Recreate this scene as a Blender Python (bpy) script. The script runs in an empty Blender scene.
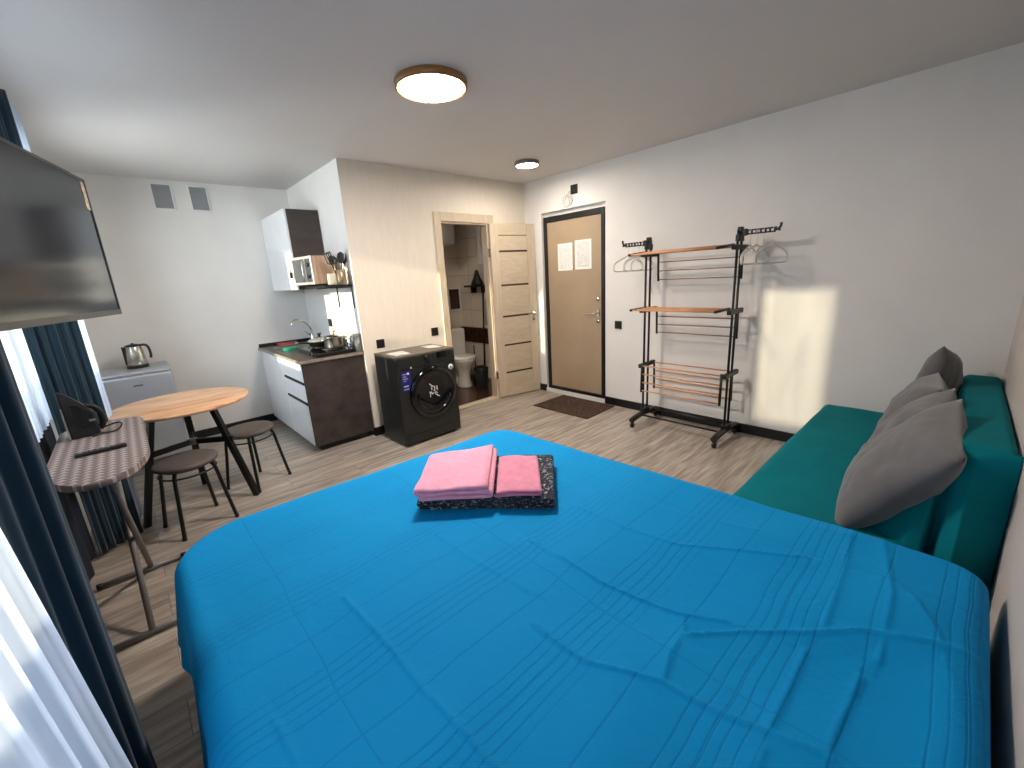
import bpy, bmesh, math, random
import numpy as np
from mathutils import Vector, Matrix, noise
random.seed(7)
PI = math.pi
C = bpy.context.scene.collection
S = bpy.context.scene

# ------------------------------------------------------------------ camera
CAM = Vector((-3.807, -3.8287, 1.4561)); YAW, PITCH, ROLL, FPX = .7323157, -.2524138, -.0583891, 419.198
fw = Vector((math.sin(YAW)*math.cos(PITCH), math.cos(YAW)*math.cos(PITCH), math.sin(PITCH)))
r0 = Vector((math.cos(YAW), -math.sin(YAW), 0)); u0 = r0.cross(fw)
rt = r0*math.cos(ROLL) + u0*math.sin(ROLL); up = -r0*math.sin(ROLL) + u0*math.cos(ROLL)
cd = bpy.data.cameras.new('camera'); cam = bpy.data.objects.new('camera', cd); C.objects.link(cam)
cd.sensor_width = 36; cd.lens = FPX/1024*36; cd.clip_start = .02
cam.matrix_world = Matrix(((rt.x, up.x, -fw.x, CAM.x), (rt.y, up.y, -fw.y, CAM.y), (rt.z, up.z, -fw.z, CAM.z), (0, 0, 0, 1)))
S.camera = cam

# ------------------------------------------------------------------ light
W = bpy.data.worlds.new('world'); S.world = W; W.use_nodes = True
bgn = W.node_tree.nodes['Background']; bgn.inputs[0].default_value = (.76, .865, 1.0, 1); bgn.inputs[1].default_value = 3.4
# snowy ground below the horizon is brighter than the hazy winter sky
_t = W.node_tree; _tc = _t.nodes.new('ShaderNodeTexCoord'); _sx = _t.nodes.new('ShaderNodeSeparateXYZ'); _rp = _t.nodes.new('ShaderNodeValToRGB')
_t.links.new(_tc.outputs['Generated'], _sx.inputs[0]); _ad = _t.nodes.new('ShaderNodeMath'); _ad.operation = 'MULTIPLY_ADD'; _ad.inputs[1].default_value = .5; _ad.inputs[2].default_value = .5
_t.links.new(_sx.outputs[2], _ad.inputs[0]); _t.links.new(_ad.outputs[0], _rp.inputs[0])
_rp.color_ramp.elements[0].position = .44; _rp.color_ramp.elements[0].color = (.93, .97, 1.0, 1)
_rp.color_ramp.elements[1].position = .54; _rp.color_ramp.elements[1].color = (.36, .425, .50, 1)
_t.links.new(_rp.outputs[0], bgn.inputs[0]); bgn.inputs[1].default_value = 7.5
sd = bpy.data.lights.new('sun', 'SUN'); sun = bpy.data.objects.new('sun', sd); C.objects.link(sun)
sd.energy = 4.2; sd.angle = math.radians(1.1); sd.color = (1, .86, .62)
sdir = Vector((1, .058, -.221)).normalized()
sun.rotation_euler = sdir.to_track_quat('-Z', 'Y').to_euler()
LAMP_BIG, LAMP_SMALL = 62.0, 50.0
LAMP_COL = (1, .865, .76)
for n, y0, y1, z0, z1 in (('portal_near', -3.45, -2.7, .1, 2.25), ('portal_far', -1.7, .75, .85, 2.25)):
    ld = bpy.data.lights.new(n, 'AREA'); lo = bpy.data.objects.new(n, ld); C.objects.link(lo)
    ld.shape = 'RECTANGLE'; ld.size = z1-z0; ld.size_y = y1-y0; ld.cycles.is_portal = True
    lo.location = (-4.42, (y0+y1)/2, (z0+z1)/2); lo.rotation_euler = Vector((1, 0, 0)).to_track_quat('-Z', 'Y').to_euler()
    lo.rotation_euler = (0, -PI/2, 0)
S.view_settings.view_transform = 'Standard'; S.view_settings.look = 'None'
S.view_settings.exposure = 1.68; S.view_settings.gamma = 1; S.view_settings.use_curve_mapping = False
S.cycles.use_denoising = True; S.cycles.max_bounces = 12; S.cycles.diffuse_bounces = 6; S.cycles.transparent_max_bounces = 16
S.cycles.sample_clamp_indirect = 6.0
S.cycles.caustics_reflective = False; S.cycles.caustics_refractive = False

# ------------------------------------------------------------------ materials
def lin(c):
    return tuple(((v/255)/12.92 if v/255 <= .04045 else ((v/255+.055)/1.055)**2.4) for v in c)
class NT:
    def __init__(s, name):
        s.m = bpy.data.materials.new(name); s.m.use_nodes = True; s.t = s.m.node_tree
        s.b = s.t.nodes['Principled BSDF']; s.out = s.t.nodes['Material Output']
    def n(s, typ, **kw):
        nd = s.t.nodes.new(typ)
        for k, v in kw.items():
            if k.startswith('i_'):
                nd.inputs[k[2:].replace('_', ' ')].default_value = v
            else: setattr(nd, k, v)
        return nd
    def l(s, a, b): s.t.links.new(a, b)
    def coord(s, scale=(1, 1, 1), rot=(0, 0, 0), kind='Object'):
        tc = s.n('ShaderNodeTexCoord'); mp = s.n('ShaderNodeMapping')
        mp.inputs['Scale'].default_value = scale; mp.inputs['Rotation'].default_value = rot
        s.l(tc.outputs[kind], mp.inputs[0]); return mp.outputs[0]
    def math(s, op, a, b=None):
        nd = s.n('ShaderNodeMath', operation=op)
        for i, v in enumerate((a, b)):
            if v is None: continue
            if isinstance(v, (int, float)): nd.inputs[i].default_value = v
            else: s.l(v, nd.inputs[i])
        return nd.outputs[0]
    def ramp(s, fac, stops):
        r = s.n('ShaderNodeValToRGB'); e = r.color_ramp.elements
        while len(e) < len(stops): e.new(.5)
        for el, (p, c) in zip(e, stops):
            el.position = p; el.color = (*lin(c), 1)
        s.l(fac, r.inputs[0]); return r.outputs[0]
    def bump(s, h, strength=.3, dist=.002):
        b = s.n('ShaderNodeBump'); b.inputs['Strength'].default_value = strength; b.inputs['Distance'].default_value = dist
        s.l(h, b.inputs['Height']); s.l(b.outputs[0], s.b.inputs['Normal'])
def mat(name, col, rough=.5, metal=0, var=.06, nscale=8, stretch=(1, 1, 1), bump=0, bscale=200, bdist=.001, spec=.5, sheen=0):
    t = NT(name); b = t.b
    b.inputs['Roughness'].default_value = rough; b.inputs['Metallic'].default_value = metal
    b.inputs['Specular IOR Level'].default_value = spec
    if sheen: b.inputs['Sheen Weight'].default_value = sheen
    co = t.coord(stretch)
    nz = t.n('ShaderNodeTexNoise'); nz.inputs['Scale'].default_value = nscale; nz.inputs['Detail'].default_value = 4
    t.l(co, nz.inputs['Vector'])
    d = tuple(max(0, v*(1-var)) for v in col); u = tuple(min(255, v*(1+var)) for v in col)
    t.l(t.ramp(nz.outputs[0], ((.3, d), (.7, u))), b.inputs['Base Color'])
    if bump:
        n2 = t.n('ShaderNodeTexNoise'); n2.inputs['Scale'].default_value = bscale; n2.inputs['Detail'].default_value = 3
        t.l(co, n2.inputs['Vector']); t.bump(n2.outputs[0], bump, bdist)
    return t.m
M = {}
M['wall'] = mat('wall_paint', (226, 223, 219), .75, var=.012, nscale=3, bump=.15, bscale=60, bdist=.002)
M['paper'] = mat('cream_wallpaper', (226, 217, 203), .7, var=.012, nscale=10, stretch=(3, 3, .6), bump=.12, bscale=60, bdist=.002)
M['ceil'] = mat('ceiling_paint', (208, 205, 203), .6, var=.008, nscale=2)
M['black'] = mat('black_plastic', (11, 11, 12), .45)
M['blackm'] = mat('black_metal', (9, 9, 10), .4)
M['skirt'] = mat('black_skirting', (12, 13, 14), .4)
M['white'] = mat('white_plastic', (228, 228, 226), .4, var=.01)
M['gloss'] = mat('white_gloss_front', (228, 230, 232), .14, var=.01)
M['greyp'] = mat('grey_plastic', (120, 120, 120), .4)
M['chrome'] = mat('chrome', (205, 205, 203), .14, metal=1, var=.02)
M['steel'] = mat('brushed_steel', (190, 186, 178), .25, metal=1, var=.05, nscale=12, stretch=(1, 1, 14))
M['brownpan'] = mat('dark_stone_board', (58, 50, 46), .55, var=.22, nscale=9)
M['wtop'] = mat('dark_worktop', (72, 66, 61), .4, var=.2, nscale=22)
M['wedge'] = mat('worktop_edge', (138, 126, 114), .5, var=.12, nscale=20)
M['mwood'] = mat('dark_cabinet_side', (46, 37, 33), .5, var=.2, nscale=6, stretch=(1, 1, 5))
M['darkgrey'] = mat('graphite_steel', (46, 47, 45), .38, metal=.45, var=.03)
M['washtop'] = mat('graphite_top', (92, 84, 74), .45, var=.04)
M['blkglass'] = mat('black_glass', (8, 8, 10), .06, var=.01)
M['drum'] = mat('dark_drum', (40, 41, 44), .2, metal=.7, var=.4, nscale=30)
M['teal'] = mat('teal_curtain', (2, 44, 61), .85, var=.06, nscale=6, stretch=(1, 1, .3), bump=.2, bscale=400, sheen=.2)
M['sofa'] = mat('teal_cover', (0, 114, 124), .85, var=.05, nscale=4, bump=.2, bscale=350, spec=.12)
M['sofad'] = mat('dark_sofa_frame', (30, 36, 38), .8)
M['cush'] = mat('grey_velvet', (93, 91, 92), .85, var=.07, nscale=7, bump=.3, bscale=300, sheen=.4)
M['pink'] = mat('pink_terry', (246, 166, 194), .95, var=.05, nscale=30, bump=.8, bscale=500, bdist=.003, sheen=.3)
M['pinkd'] = mat('rose_terry', (222, 138, 166), .95, var=.05, nscale=30, bump=.8, bscale=500, bdist=.003, sheen=.3)
M['door'] = None
M['tan'] = mat('tan_door_vinyl', (166, 144, 118), .5, var=.04, nscale=2)
M['paperw'] = None
M['seatb'] = mat('taupe_vinyl', (88, 80, 76), .6, var=.05, nscale=14, bump=.3, bscale=160)
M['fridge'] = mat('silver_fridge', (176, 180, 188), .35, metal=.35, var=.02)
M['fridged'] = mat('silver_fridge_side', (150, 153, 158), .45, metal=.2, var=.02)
M['orange'] = mat('orange_tube', (204, 146, 100), .4, var=.05)
M['bronze'] = mat('copper_tube', (148, 98, 80), .35, metal=.3, var=.05)
M['clear'] = mat('pale_hanger', (216, 213, 206), .25, var=.03)
M['greenp'] = mat('green_plastic', (18, 118, 92), .4)
M['redp'] = mat('red_plastic', (196, 70, 74), .4)
M['cream'] = mat('cream_ceramic', (226, 214, 184), .4, var=.03)
M['tanp'] = mat('tan_steel', (168, 146, 116), .3, metal=.6, var=.2, nscale=20, stretch=(8, 8, .3))
M['lampring'] = mat('bronze_rim', (150, 104, 52), .4, var=.03)
M['lampringg'] = mat('grey_rim', (120, 116, 110), .4, var=.03)
M['ceramic'] = mat('toilet_ceramic', (224, 220, 210), .12, var=.01)
M['bin'] = mat('dark_bin', (52, 50, 48), .4)
M['btile'] = mat('brown_tile', (64, 42, 32), .25, var=.2, nscale=20)
M['leaf'] = mat('paper_leaflet', (204, 198, 190), .8)
M['grille'] = mat('grey_grille', (150, 153, 156), .5, var=.02)
M['mattress'] = mat('mattress_ticking', (30, 60, 90), .9)
M['ground'] = mat('snow', (235, 238, 242), .9)

def m_floor():
    t = NT('grey_laminate'); co = t.coord()
    br = t.n('ShaderNodeTexBrick'); br.offset = .37; br.inputs['Scale'].default_value = 1
    br.inputs['Brick Width'].default_value = 1.28; br.inputs['Row Height'].default_value = .19
    br.inputs['Mortar Size'].default_value = .0015; br.inputs['Mortar Smooth'].default_value = .2
    br.inputs['Color1'].default_value = (.25, .25, .25, 1); br.inputs['Color2'].default_value = (.75, .75, .75, 1); br.inputs['Mortar'].default_value = (0, 0, 0, 1)
    t.l(co, br.inputs['Vector'])
    nz = t.n('ShaderNodeTexNoise'); nz.inputs['Scale'].default_value = 3.2; nz.inputs['Detail'].default_value = 7; nz.inputs['Distortion'].default_value = .6
    mp = t.n('ShaderNodeMapping'); mp.inputs['Scale'].default_value = (.9, 9, 1); t.l(co, mp.inputs[0])
    ad = t.n('ShaderNodeVectorMath', operation='ADD'); t.l(mp.outputs[0], ad.inputs[0]); 
    sc = t.n('ShaderNodeVectorMath', operation='SCALE'); sc.inputs['Scale'].default_value = 7; t.l(br.outputs['Color'], sc.inputs[0]); t.l(sc.outputs[0], ad.inputs[1])
    t.l(ad.outputs[0], nz.inputs['Vector'])
    f = t.math('ADD', t.math('MULTIPLY', nz.outputs[0], .85), t.math('MULTIPLY', br.outputs['Color'], .15))
    c = t.ramp(f, ((.28, (112, 101, 91)), (.46, (152, 141, 130)), (.6, (176, 166, 155)), (.75, (196, 188, 178))))
    mx = t.n('ShaderNodeMixRGB', blend_type='MULTIPLY'); t.l(t.math('MULTIPLY', br.outputs['Fac'], .6), mx.inputs[0]); t.l(c, mx.inputs[1]); mx.inputs[2].default_value = (.2, .17, .15, 1)
    t.l(mx.outputs[0], t.b.inputs['Base Color']); t.b.inputs['Roughness'].default_value = .38
    t.bump(nz.outputs[0], .08, .002); return t.m
M['floor'] = m_floor()
def m_wood(name, a, b, c, ax, rough=.4):
    t = NT(name); st = [7, 7, 7]; st[ax] = .9
    co = t.coord(tuple(st)); nz = t.n('ShaderNodeTexNoise'); nz.inputs['Scale'].default_value = 2.6; nz.inputs['Detail'].default_value = 8; nz.inputs['Distortion'].default_value = 1.2
    t.l(co, nz.inputs['Vector']); t.l(t.ramp(nz.outputs[0], ((.3, a), (.5, b), (.68, c))), t.b.inputs['Base Color'])
    t.b.inputs['Roughness'].default_value = rough; t.bump(nz.outputs[0], .06, .002); return t.m
M['door'] = m_wood('pale_oak_door', (194, 178, 154), (201, 185, 161), (208, 193, 170), 2)
M['doorh'] = m_wood('pale_oak_panel', (190, 174, 149), (197, 181, 157), (204, 189, 166), 0)
M['table'] = m_wood('oak_tabletop', (170, 120, 84), (212, 164, 122), (228, 186, 146), 0, .35)
M['tray'] = m_wood('wooden_box', (150, 122, 100), (186, 158, 136), (204, 180, 160), 2)  # reflection painted as wood grain, for the microwave sides
def m_tile():
    t = NT('beige_wall_tile'); co = t.coord((1, 1, 1), (PI/2, 0, 0))
    t.b.inputs['Roughness'].default_value = .25
    br = t.n('ShaderNodeTexBrick'); br.offset = 0; br.inputs['Scale'].default_value = 1
    br.inputs['Brick Width'].default_value = .4; br.inputs['Row Height'].default_value = .25; br.inputs['Mortar Size'].default_value = .004
    br.inputs['Color1'].default_value = (*lin((226, 216, 200)), 1); br.inputs['Color2'].default_value = (*lin((218, 208, 192)), 1); br.inputs['Mortar'].default_value = (*lin((180, 170, 156)), 1)
    g = t.n('ShaderNodeNewGeometry'); sx = t.n('ShaderNodeSeparateXYZ'); t.l(g.outputs['Position'], sx.inputs[0])
    cb = t.n('ShaderNodeCombineXYZ'); t.l(t.math('ADD', sx.outputs[0], sx.outputs[1]), cb.inputs[0]); t.l(sx.outputs[2], cb.inputs[1])
    t.l(cb.outputs[0], br.inputs['Vector']); t.l(br.outputs['Color'], t.b.inputs['Base Color']); return t.m
M['tile'] = m_tile()
def m_bedspread():
    t = NT('blue_bedspread'); tc = t.n('ShaderNodeTexCoord'); sx = t.n('ShaderNodeSeparateXYZ'); t.l(tc.outputs['Object'], sx.inputs[0])
    nz = t.n('ShaderNodeTexNoise'); nz.inputs['Scale'].default_value = 3; t.l(tc.outputs['Object'], nz.inputs['Vector'])
    y = t.math('ADD', sx.outputs[1], t.math('MULTIPLY', nz.outputs[0], .035))
    x = t.math('ADD', sx.outputs[0], t.math('MULTIPLY', nz.outputs[0], .03))
    def groups(v, per, width, fine, lw):
        ph = t.math('PINGPONG', v, per/2)
        inside = t.math('LESS_THAN', ph, width/2)
        f = t.math('PINGPONG', v, fine/2)
        ln = t.math('SUBTRACT', 1, t.math('SMOOTH_MIN', t.math('DIVIDE', f, lw), 1)); 
        return t.math('MULTIPLY', t.math('MAXIMUM', ln, 0), inside)
    g1 = groups(y, .34, .15, .026, .0035); g2 = groups(y, .34, .5, .17, .004)
    g3 = groups(x, .62, .5, .31, .004)
    h = t.math('MAXIMUM', t.math('MAXIMUM', g1, g2), t.math('MULTIPLY', g3, .8))
    n2 = t.n('ShaderNodeTexNoise'); n2.inputs['Scale'].default_value = 260; t.l(tc.outputs['Object'], n2.inputs['Vector'])
    n3 = t.n('ShaderNodeTexNoise'); n3.inputs['Scale'].default_value = 14; n3.inputs['Detail'].default_value = 5; n3.inputs['Distortion'].default_value = 1.5; t.l(tc.outputs['Object'], n3.inputs['Vector'])
    mx = t.n('ShaderNodeMixRGB'); t.l(t.math('MULTIPLY', h, .36), mx.inputs[0]); mx.inputs[1].default_value = (*lin((0, 138, 200)), 1); mx.inputs[2].default_value = (*lin((0, 104, 162)), 1)
    t.l(mx.outputs[0], t.b.inputs['Base Color']); t.b.inputs['Roughness'].default_value = .8; t.b.inputs['Specular IOR Level'].default_value = .15
    hh = t.math('ADD', t.math('ADD', t.math('MULTIPLY', h, -.6), t.math('MULTIPLY', n2.outputs[0], .12)), t.math('MULTIPLY', n3.outputs[0], 1.7))
    t.bump(hh, .6, .003); return t.m
M['bedspread'] = m_bedspread()
def m_sheer(name, alpha, trans, col=(236, 240, 248), con=3.2):
    t = NT(name); t.t.nodes.remove(t.b)
    d = t.n('ShaderNodeBsdfDiffuse'); d.inputs[0].default_value = (*lin(col), 1)
    tl = t.n('ShaderNodeBsdfTranslucent'); tl.inputs[0].default_value = (*lin(col), 1)
    tp = t.n('ShaderNodeBsdfTransparent')
    co = t.coord((1, 8, .1)); nz = t.n('ShaderNodeTexNoise'); nz.inputs['Scale'].default_value = 2; nz.inputs['Detail'].default_value = 3; t.l(co, nz.inputs['Vector'])
    m1 = t.n('ShaderNodeMixShader'); m1.inputs[0].default_value = trans; t.l(d.outputs[0], m1.inputs[1]); t.l(tl.outputs[0], m1.inputs[2])
    m2 = t.n('ShaderNodeMixShader')
    a = t.math('MULTIPLY', t.math('MAXIMUM', t.math('ADD', t.math('MULTIPLY', nz.outputs[0], con), .5-con/2), .1), 2*alpha) if alpha else None
    if alpha: t.l(t.math('MINIMUM', a, .9), m2.inputs[0])
    else: m2.inputs[0].default_value = 0
    t.l(m1.outputs[0], m2.inputs[1]); t.l(tp.outputs[0], m2.inputs[2]); t.l(m2.outputs[0], t.out.inputs[0]); return t.m
M['sheer'] = m_sheer('white_sheer', .16, .22, (200, 208, 224), .9)
M['sheerd'] = m_sheer('white_tulle', .0, .38, (206, 218, 234))
M['sheerb'] = m_sheer('thin_voile', .68, .4, (220, 224, 232))
def m_glass():
    t = NT('window_glass'); t.t.nodes.remove(t.b)
    g = t.n('ShaderNodeBsdfGlossy'); g.inputs['Roughness'].default_value = .02
    tp = t.n('ShaderNodeBsdfTransparent'); nz = t.n('ShaderNodeTexNoise'); nz.inputs['Scale'].default_value = 2
    tp.inputs[0].default_value = (.96, .98, .97, 1)
    fr = t.n('ShaderNodeFresnel'); fr.inputs[0].default_value = 1.3
    m = t.n('ShaderNodeMixShader'); t.l(fr.outputs[0], m.inputs[0]); t.l(tp.outputs[0], m.inputs[1]); t.l(g.outputs[0], m.inputs[2]); t.l(m.outputs[0], t.out.inputs[0]); return t.m
M['glass'] = m_glass()
def m_emit(name, col, st):
    t = NT(name); t.b.inputs['Base Color'].default_value = (.9, .88, .84, 1)
    nz = t.n('ShaderNodeTexNoise'); nz.inputs['Scale'].default_value = 1
    t.b.inputs['Emission Color'].default_value = (*col, 1); t.b.inputs['Emission Strength'].default_value = st; return t.m
M['lampbig'] = m_emit('warm_diffuser', LAMP_COL, LAMP_BIG); M['lampsmall'] = m_emit('white_diffuser', (1, .90, .77), LAMP_SMALL)
M['lampbath'] = m_emit('bathroom_diffuser', (1, .88, .74), 8.5)  # glow of the added bathroom fill light
def m_board():
    t = NT('ironing_cover'); co = t.coord((1, 1, 1)); sx = t.n('ShaderNodeSeparateXYZ'); t.l(co, sx.inputs[0])
    u = t.math('PINGPONG', t.math('MULTIPLY', sx.outputs[0], 28), .5); v = t.math('FRACT', t.math('MULTIPLY', sx.outputs[1], 28))
    tri = t.math('LESS_THAN', t.math('ADD', t.math('MULTIPLY', u, 1.0), t.math('MULTIPLY', v, .5)), .42)
    nz = t.n('ShaderNodeTexNoise'); nz.inputs['Scale'].default_value = 60; t.l(co, nz.inputs['Vector'])
    c = t.ramp(t.math('ADD', t.math('MULTIPLY', tri, .8), t.math('MULTIPLY', nz.outputs[0], .12)), ((.0, (108, 94, 90)), (.2, (120, 104, 100)), (.75, (152, 142, 137)), (1, (166, 157, 152))))
    t.l(c, t.b.inputs['Base Color']); t.b.inputs['Roughness'].default_value = .9; t.bump(nz.outputs[0], .2, .001); return t.m
M['board'] = m_board()
def m_linen():
    t = NT('dark_patterned_linen'); co = t.coord((6, 6, 22)); nz = t.n('ShaderNodeTexNoise'); nz.inputs['Scale'].default_value = 6; nz.inputs['Detail'].default_value = 5; nz.inputs['Distortion'].default_value = 2
    t.l(co, nz.inputs['Vector'])
    t.l(t.ramp(nz.outputs[0], ((.3, (10, 20, 36)), (.5, (22, 34, 52)), (.58, (64, 72, 84)), (.66, (190, 184, 176)))), t.b.inputs['Base Color']); t.b.inputs['Roughness'].default_value = .9; return t.m
M['linen'] = m_linen()
def m_mat():
    t = NT('brown_doormat'); co = t.coord((9, 9, 9)); vo = t.n('ShaderNodeTexNoise'); vo.inputs['Scale'].default_value = 3; vo.inputs['Detail'].default_value = 4; vo.inputs['Distortion'].default_value = 3
    t.l(co, vo.inputs['Vector']); t.l(t.ramp(vo.outputs[0], ((.4, (44, 28, 22)), (.55, (58, 38, 28)), (.64, (112, 84, 60)))), t.b.inputs['Base Color']); t.b.inputs['Roughness'].default_value = .95
    n2 = t.n('ShaderNodeTexNoise'); n2.inputs['Scale'].default_value = 300; t.l(co, n2.inputs['Vector']); t.bump(n2.outputs[0], .8, .003); return t.m
M['mat'] = m_mat()
def m_notice(name, seed, dens):
    t = NT(name); tc = t.n('ShaderNodeTexCoord'); sx = t.n('ShaderNodeSeparateXYZ'); t.l(tc.outputs['Generated'], sx.inputs[0])
    ln = t.math('LESS_THAN', t.math('FRACT', t.math('MULTIPLY', sx.outputs[2], 26)), .42)
    nz = t.n('ShaderNodeTexNoise'); nz.inputs['Scale'].default_value = 1; mp = t.n('ShaderNodeMapping'); mp.inputs['Scale'].default_value = (1, 24, 26); mp.inputs['Location'].default_value = (seed, seed, 0)
    t.l(tc.outputs['Generated'], mp.inputs[0]); t.l(mp.outputs[0], nz.inputs['Vector'])
    words = t.math('GREATER_THAN', nz.outputs[0], dens)
    mg = t.math('MULTIPLY', t.math('LESS_THAN', t.math('ABSOLUTE', t.math('SUBTRACT', sx.outputs[1], .5)), .4), t.math('LESS_THAN', t.math('ABSOLUTE', t.math('SUBTRACT', sx.outputs[2], .5)), .43))
    f = t.math('MULTIPLY', t.math('MULTIPLY', ln, words), mg)
    t.l(t.ramp(f, ((0, (232, 230, 224)), (1, (165, 163, 160)))), t.b.inputs['Base Color']); t.b.inputs['Roughness'].default_value = .8; return t.m
M['notice1'] = m_notice('printed_notice', 1.3, .54); M['notice2'] = m_notice('printed_rules', 4.1, .46)

# ------------------------------------------------------------------ mesh helpers
def root_loc(p):
    while p.parent: p = p.parent
    return p.location.copy()
class MB:
    def __init__(s): s.b = bmesh.new()
    def box(s, a, b, bev=0, seg=2, rot=None, piv=None):
        a = Vector(a); b = Vector(b); c = (a+b)/2; d = b-a
        m = Matrix.Translation(c) @ Matrix.Diagonal((abs(d.x), abs(d.y), abs(d.z), 1))
        if rot is not None:
            p = Vector(piv) if piv is not None else c
            m = Matrix.Translation(p) @ rot.to_4x4() @ Matrix.Translation(-p) @ m
        g = bmesh.ops.create_cube(s.b, size=1, matrix=m); vs = g['verts']
        if bev:
            es = list({e for v in vs for e in v.link_edges})
            r = bmesh.ops.bevel(s.b, geom=es, offset=bev, segments=seg, affect='EDGES', profile=.5)
            if seg > 2:
                for f in r['faces']: f.smooth = True
        return s
    def tube(s, pts, r, n=8, cap=True, closed=False):
        pts = [Vector(p) for p in pts]; N = len(pts); rings = []
        rs = r if isinstance(r, (list, tuple)) else [r]*N
        nrm = None
        for i, p in enumerate(pts):
            if closed: t = (pts[(i+1) % N]-pts[i-1])
            elif i == 0: t = pts[1]-p
            elif i == N-1: t = p-pts[i-1]
            else: t = (pts[i+1]-p).normalized()+(p-pts[i-1]).normalized()
            if t.length < 1e-9: t = Vector((0, 0, 1))
            t.normalize()
            if nrm is None:
                a = Vector((0, 0, 1)) if abs(t.z) < .9 else Vector((1, 0, 0)); nrm = t.cross(a).normalized()
            else:
                nrm = (nrm - t*nrm.dot(t)); nrm = nrm.normalized() if nrm.length > 1e-6 else t.orthogonal().normalized()
            bn = t.cross(nrm)
            rings.append([s.b.verts.new(p + (nrm*math.cos(2*PI*k/n)+bn*math.sin(2*PI*k/n))*rs[i]) for k in range(n)])
        for i in range(N if closed else N-1):
            A, B = rings[i], rings[(i+1) % N]
            for k in range(n):
                f = s.b.faces.new((A[k], A[(k+1) % n], B[(k+1) % n], B[k])); f.smooth = True
        if cap and not closed:
            s.b.faces.new(list(reversed(rings[0]))); s.b.faces.new(rings[-1])
        return s
    def lathe(s, prof, c=(0, 0, 0), n=32, axis='z', mtx=None, sx=1, sy=1):
        c = Vector(c); rings = []
        def pt(r, h, k):
            a = 2*PI*k/n; q = Vector((r*math.cos(a)*sx, r*math.sin(a)*sy, h))
            if axis == 'y': q = Vector((q.x, -q.z, q.y))
            if axis == 'x': q = Vector((q.z, q.y, -q.x))
            if mtx is not None: q = mtx @ q
            return c+q
        for r, h in prof:
            if r < 1e-6: rings.append([s.b.verts.new(pt(0, h, 0))])
            else: rings.append([s.b.verts.new(pt(r, h, k)) for k in range(n)])
        for A, B in zip(rings, rings[1:]):
            for k in range(n):
                k2 = (k+1) % n
                if len(A) == 1 and len(B) == 1: continue
                if len(A) == 1: f = (A[0], B[k], B[k2])[::-1]
                elif len(B) == 1: f = (A[k], A[k2], B[0])
                else: f = (A[k], A[k2], B[k2], B[k])
                ff = s.b.faces.new(f); ff.smooth = True
        return s
    def prism(s, poly, z0, z1, fn=None, bev=0, seg=2):
        """poly = list of (a,b); extruded along c; fn maps (a,b,c) to a point"""
        fn = fn or (lambda a, b, c: (a, b, c))
        A = [s.b.verts.new(fn(a, b, z0)) for a, b in poly]; B = [s.b.verts.new(fn(a, b, z1)) for a, b in poly]
        n = len(poly); fs = [s.b.faces.new(list(reversed(A))), s.b.faces.new(B)]
        for i in range(n): fs.append(s.b.faces.new((A[i], A[(i+1) % n], B[(i+1) % n], B[i])))
        if bev:
            es = list({e for f in fs for e in f.edges})
            bmesh.ops.bevel(s.b, geom=es, offset=bev, segments=seg, affect='EDGES', profile=.5)
        return s
    def grid(s, P, smooth=True, closed_u=False):
        V = [[s.b.verts.new(p) for p in row] for row in P]
        n = len(V)
        for i in range(n if closed_u else n-1):
            A, B = V[i], V[(i+1) % n]
            for j in range(len(A)-1):
                f = s.b.faces.new((A[j], A[j+1], B[j+1], B[j])); f.smooth = smooth
        return V
    def move(s, mtx):
        for v in s.b.verts: v.co = mtx @ v.co
        return s
    def build(s, name, m, parent=None, label=None, fixn=True):
        if fixn: bmesh.ops.recalc_face_normals(s.b, faces=s.b.faces)
        if parent is not None: o0 = root_loc(parent)
        else:
            cs = [v.co for v in s.b.verts]
            lo = Vector([min(c[i] for c in cs) for i in range(3)]); hi = Vector([max(c[i] for c in cs) for i in range(3)])
            o0 = Vector(((lo.x+hi.x)/2, (lo.y+hi.y)/2, lo.z))
        for v in s.b.verts: v.co -= o0
        me = bpy.data.meshes.new(name); s.b.to_mesh(me); s.b.free()
        o = bpy.data.objects.new(name, me); C.objects.link(o)
        if m is not None: me.materials.append(M[m] if isinstance(m, str) else m)
        if parent is not None: o.parent = parent
        else: o.location = o0
        if label: o['label'] = label
        return o
def thing(name, loc, label, cat, group=None):
    o = bpy.data.objects.new(name, None); C.objects.link(o); o.location = loc; o.empty_display_size = .1
    o['label'] = label; o['category'] = cat
    if group: o['group'] = group
    return o
def tag(o, label, cat, group=None):
    o['label'] = label; o['category'] = cat
    if group: o['group'] = group
    return o
def struct(o, label=None):
    o['kind'] = 'structure'
    if label: o['label'] = label
    return o
def sroot(name, loc, label, cat):
    o = thing(name, loc, label, cat); o['kind'] = 'structure'; return o
def dup(o, parent=None):
    c = o.copy(); C.objects.link(c)
    if parent is not None: c.parent = parent
    for ch in list(o.children): dup(ch, c)
    return c
RZ = lambda a: Matrix.Rotation(a, 3, 'Z')
def arc(c, r, a0, a1, n, fn):
    return [fn(c[0]+r*math.cos(a0+(a1-a0)*i/n), c[1]+r*math.sin(a0+(a1-a0)*i/n)) for i in range(n+1)]
def smoothpath(pts, it=2):
    pts = [Vector(p) for p in pts]
    for _ in range(it):
        q = [pts[0]]
        for a, b in zip(pts, pts[1:]): q += [a*.75+b*.25, a*.25+b*.75]
        q.append(pts[-1]); pts = q
    return pts

# ------------------------------------------------------------------ setting
XL, XP, DV, YR, H = -4.25, -2.207, 1.446, -4.012, 2.5
T = .12
struct(MB().box((XL-1.3, YR-.15, -.12), (.25, DV+.15, 0)).build('floor', 'floor'))
struct(MB().box((XL-T, YR-T, H), (T, DV+T, H+.15)).build('ceiling', 'ceil'))
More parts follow.
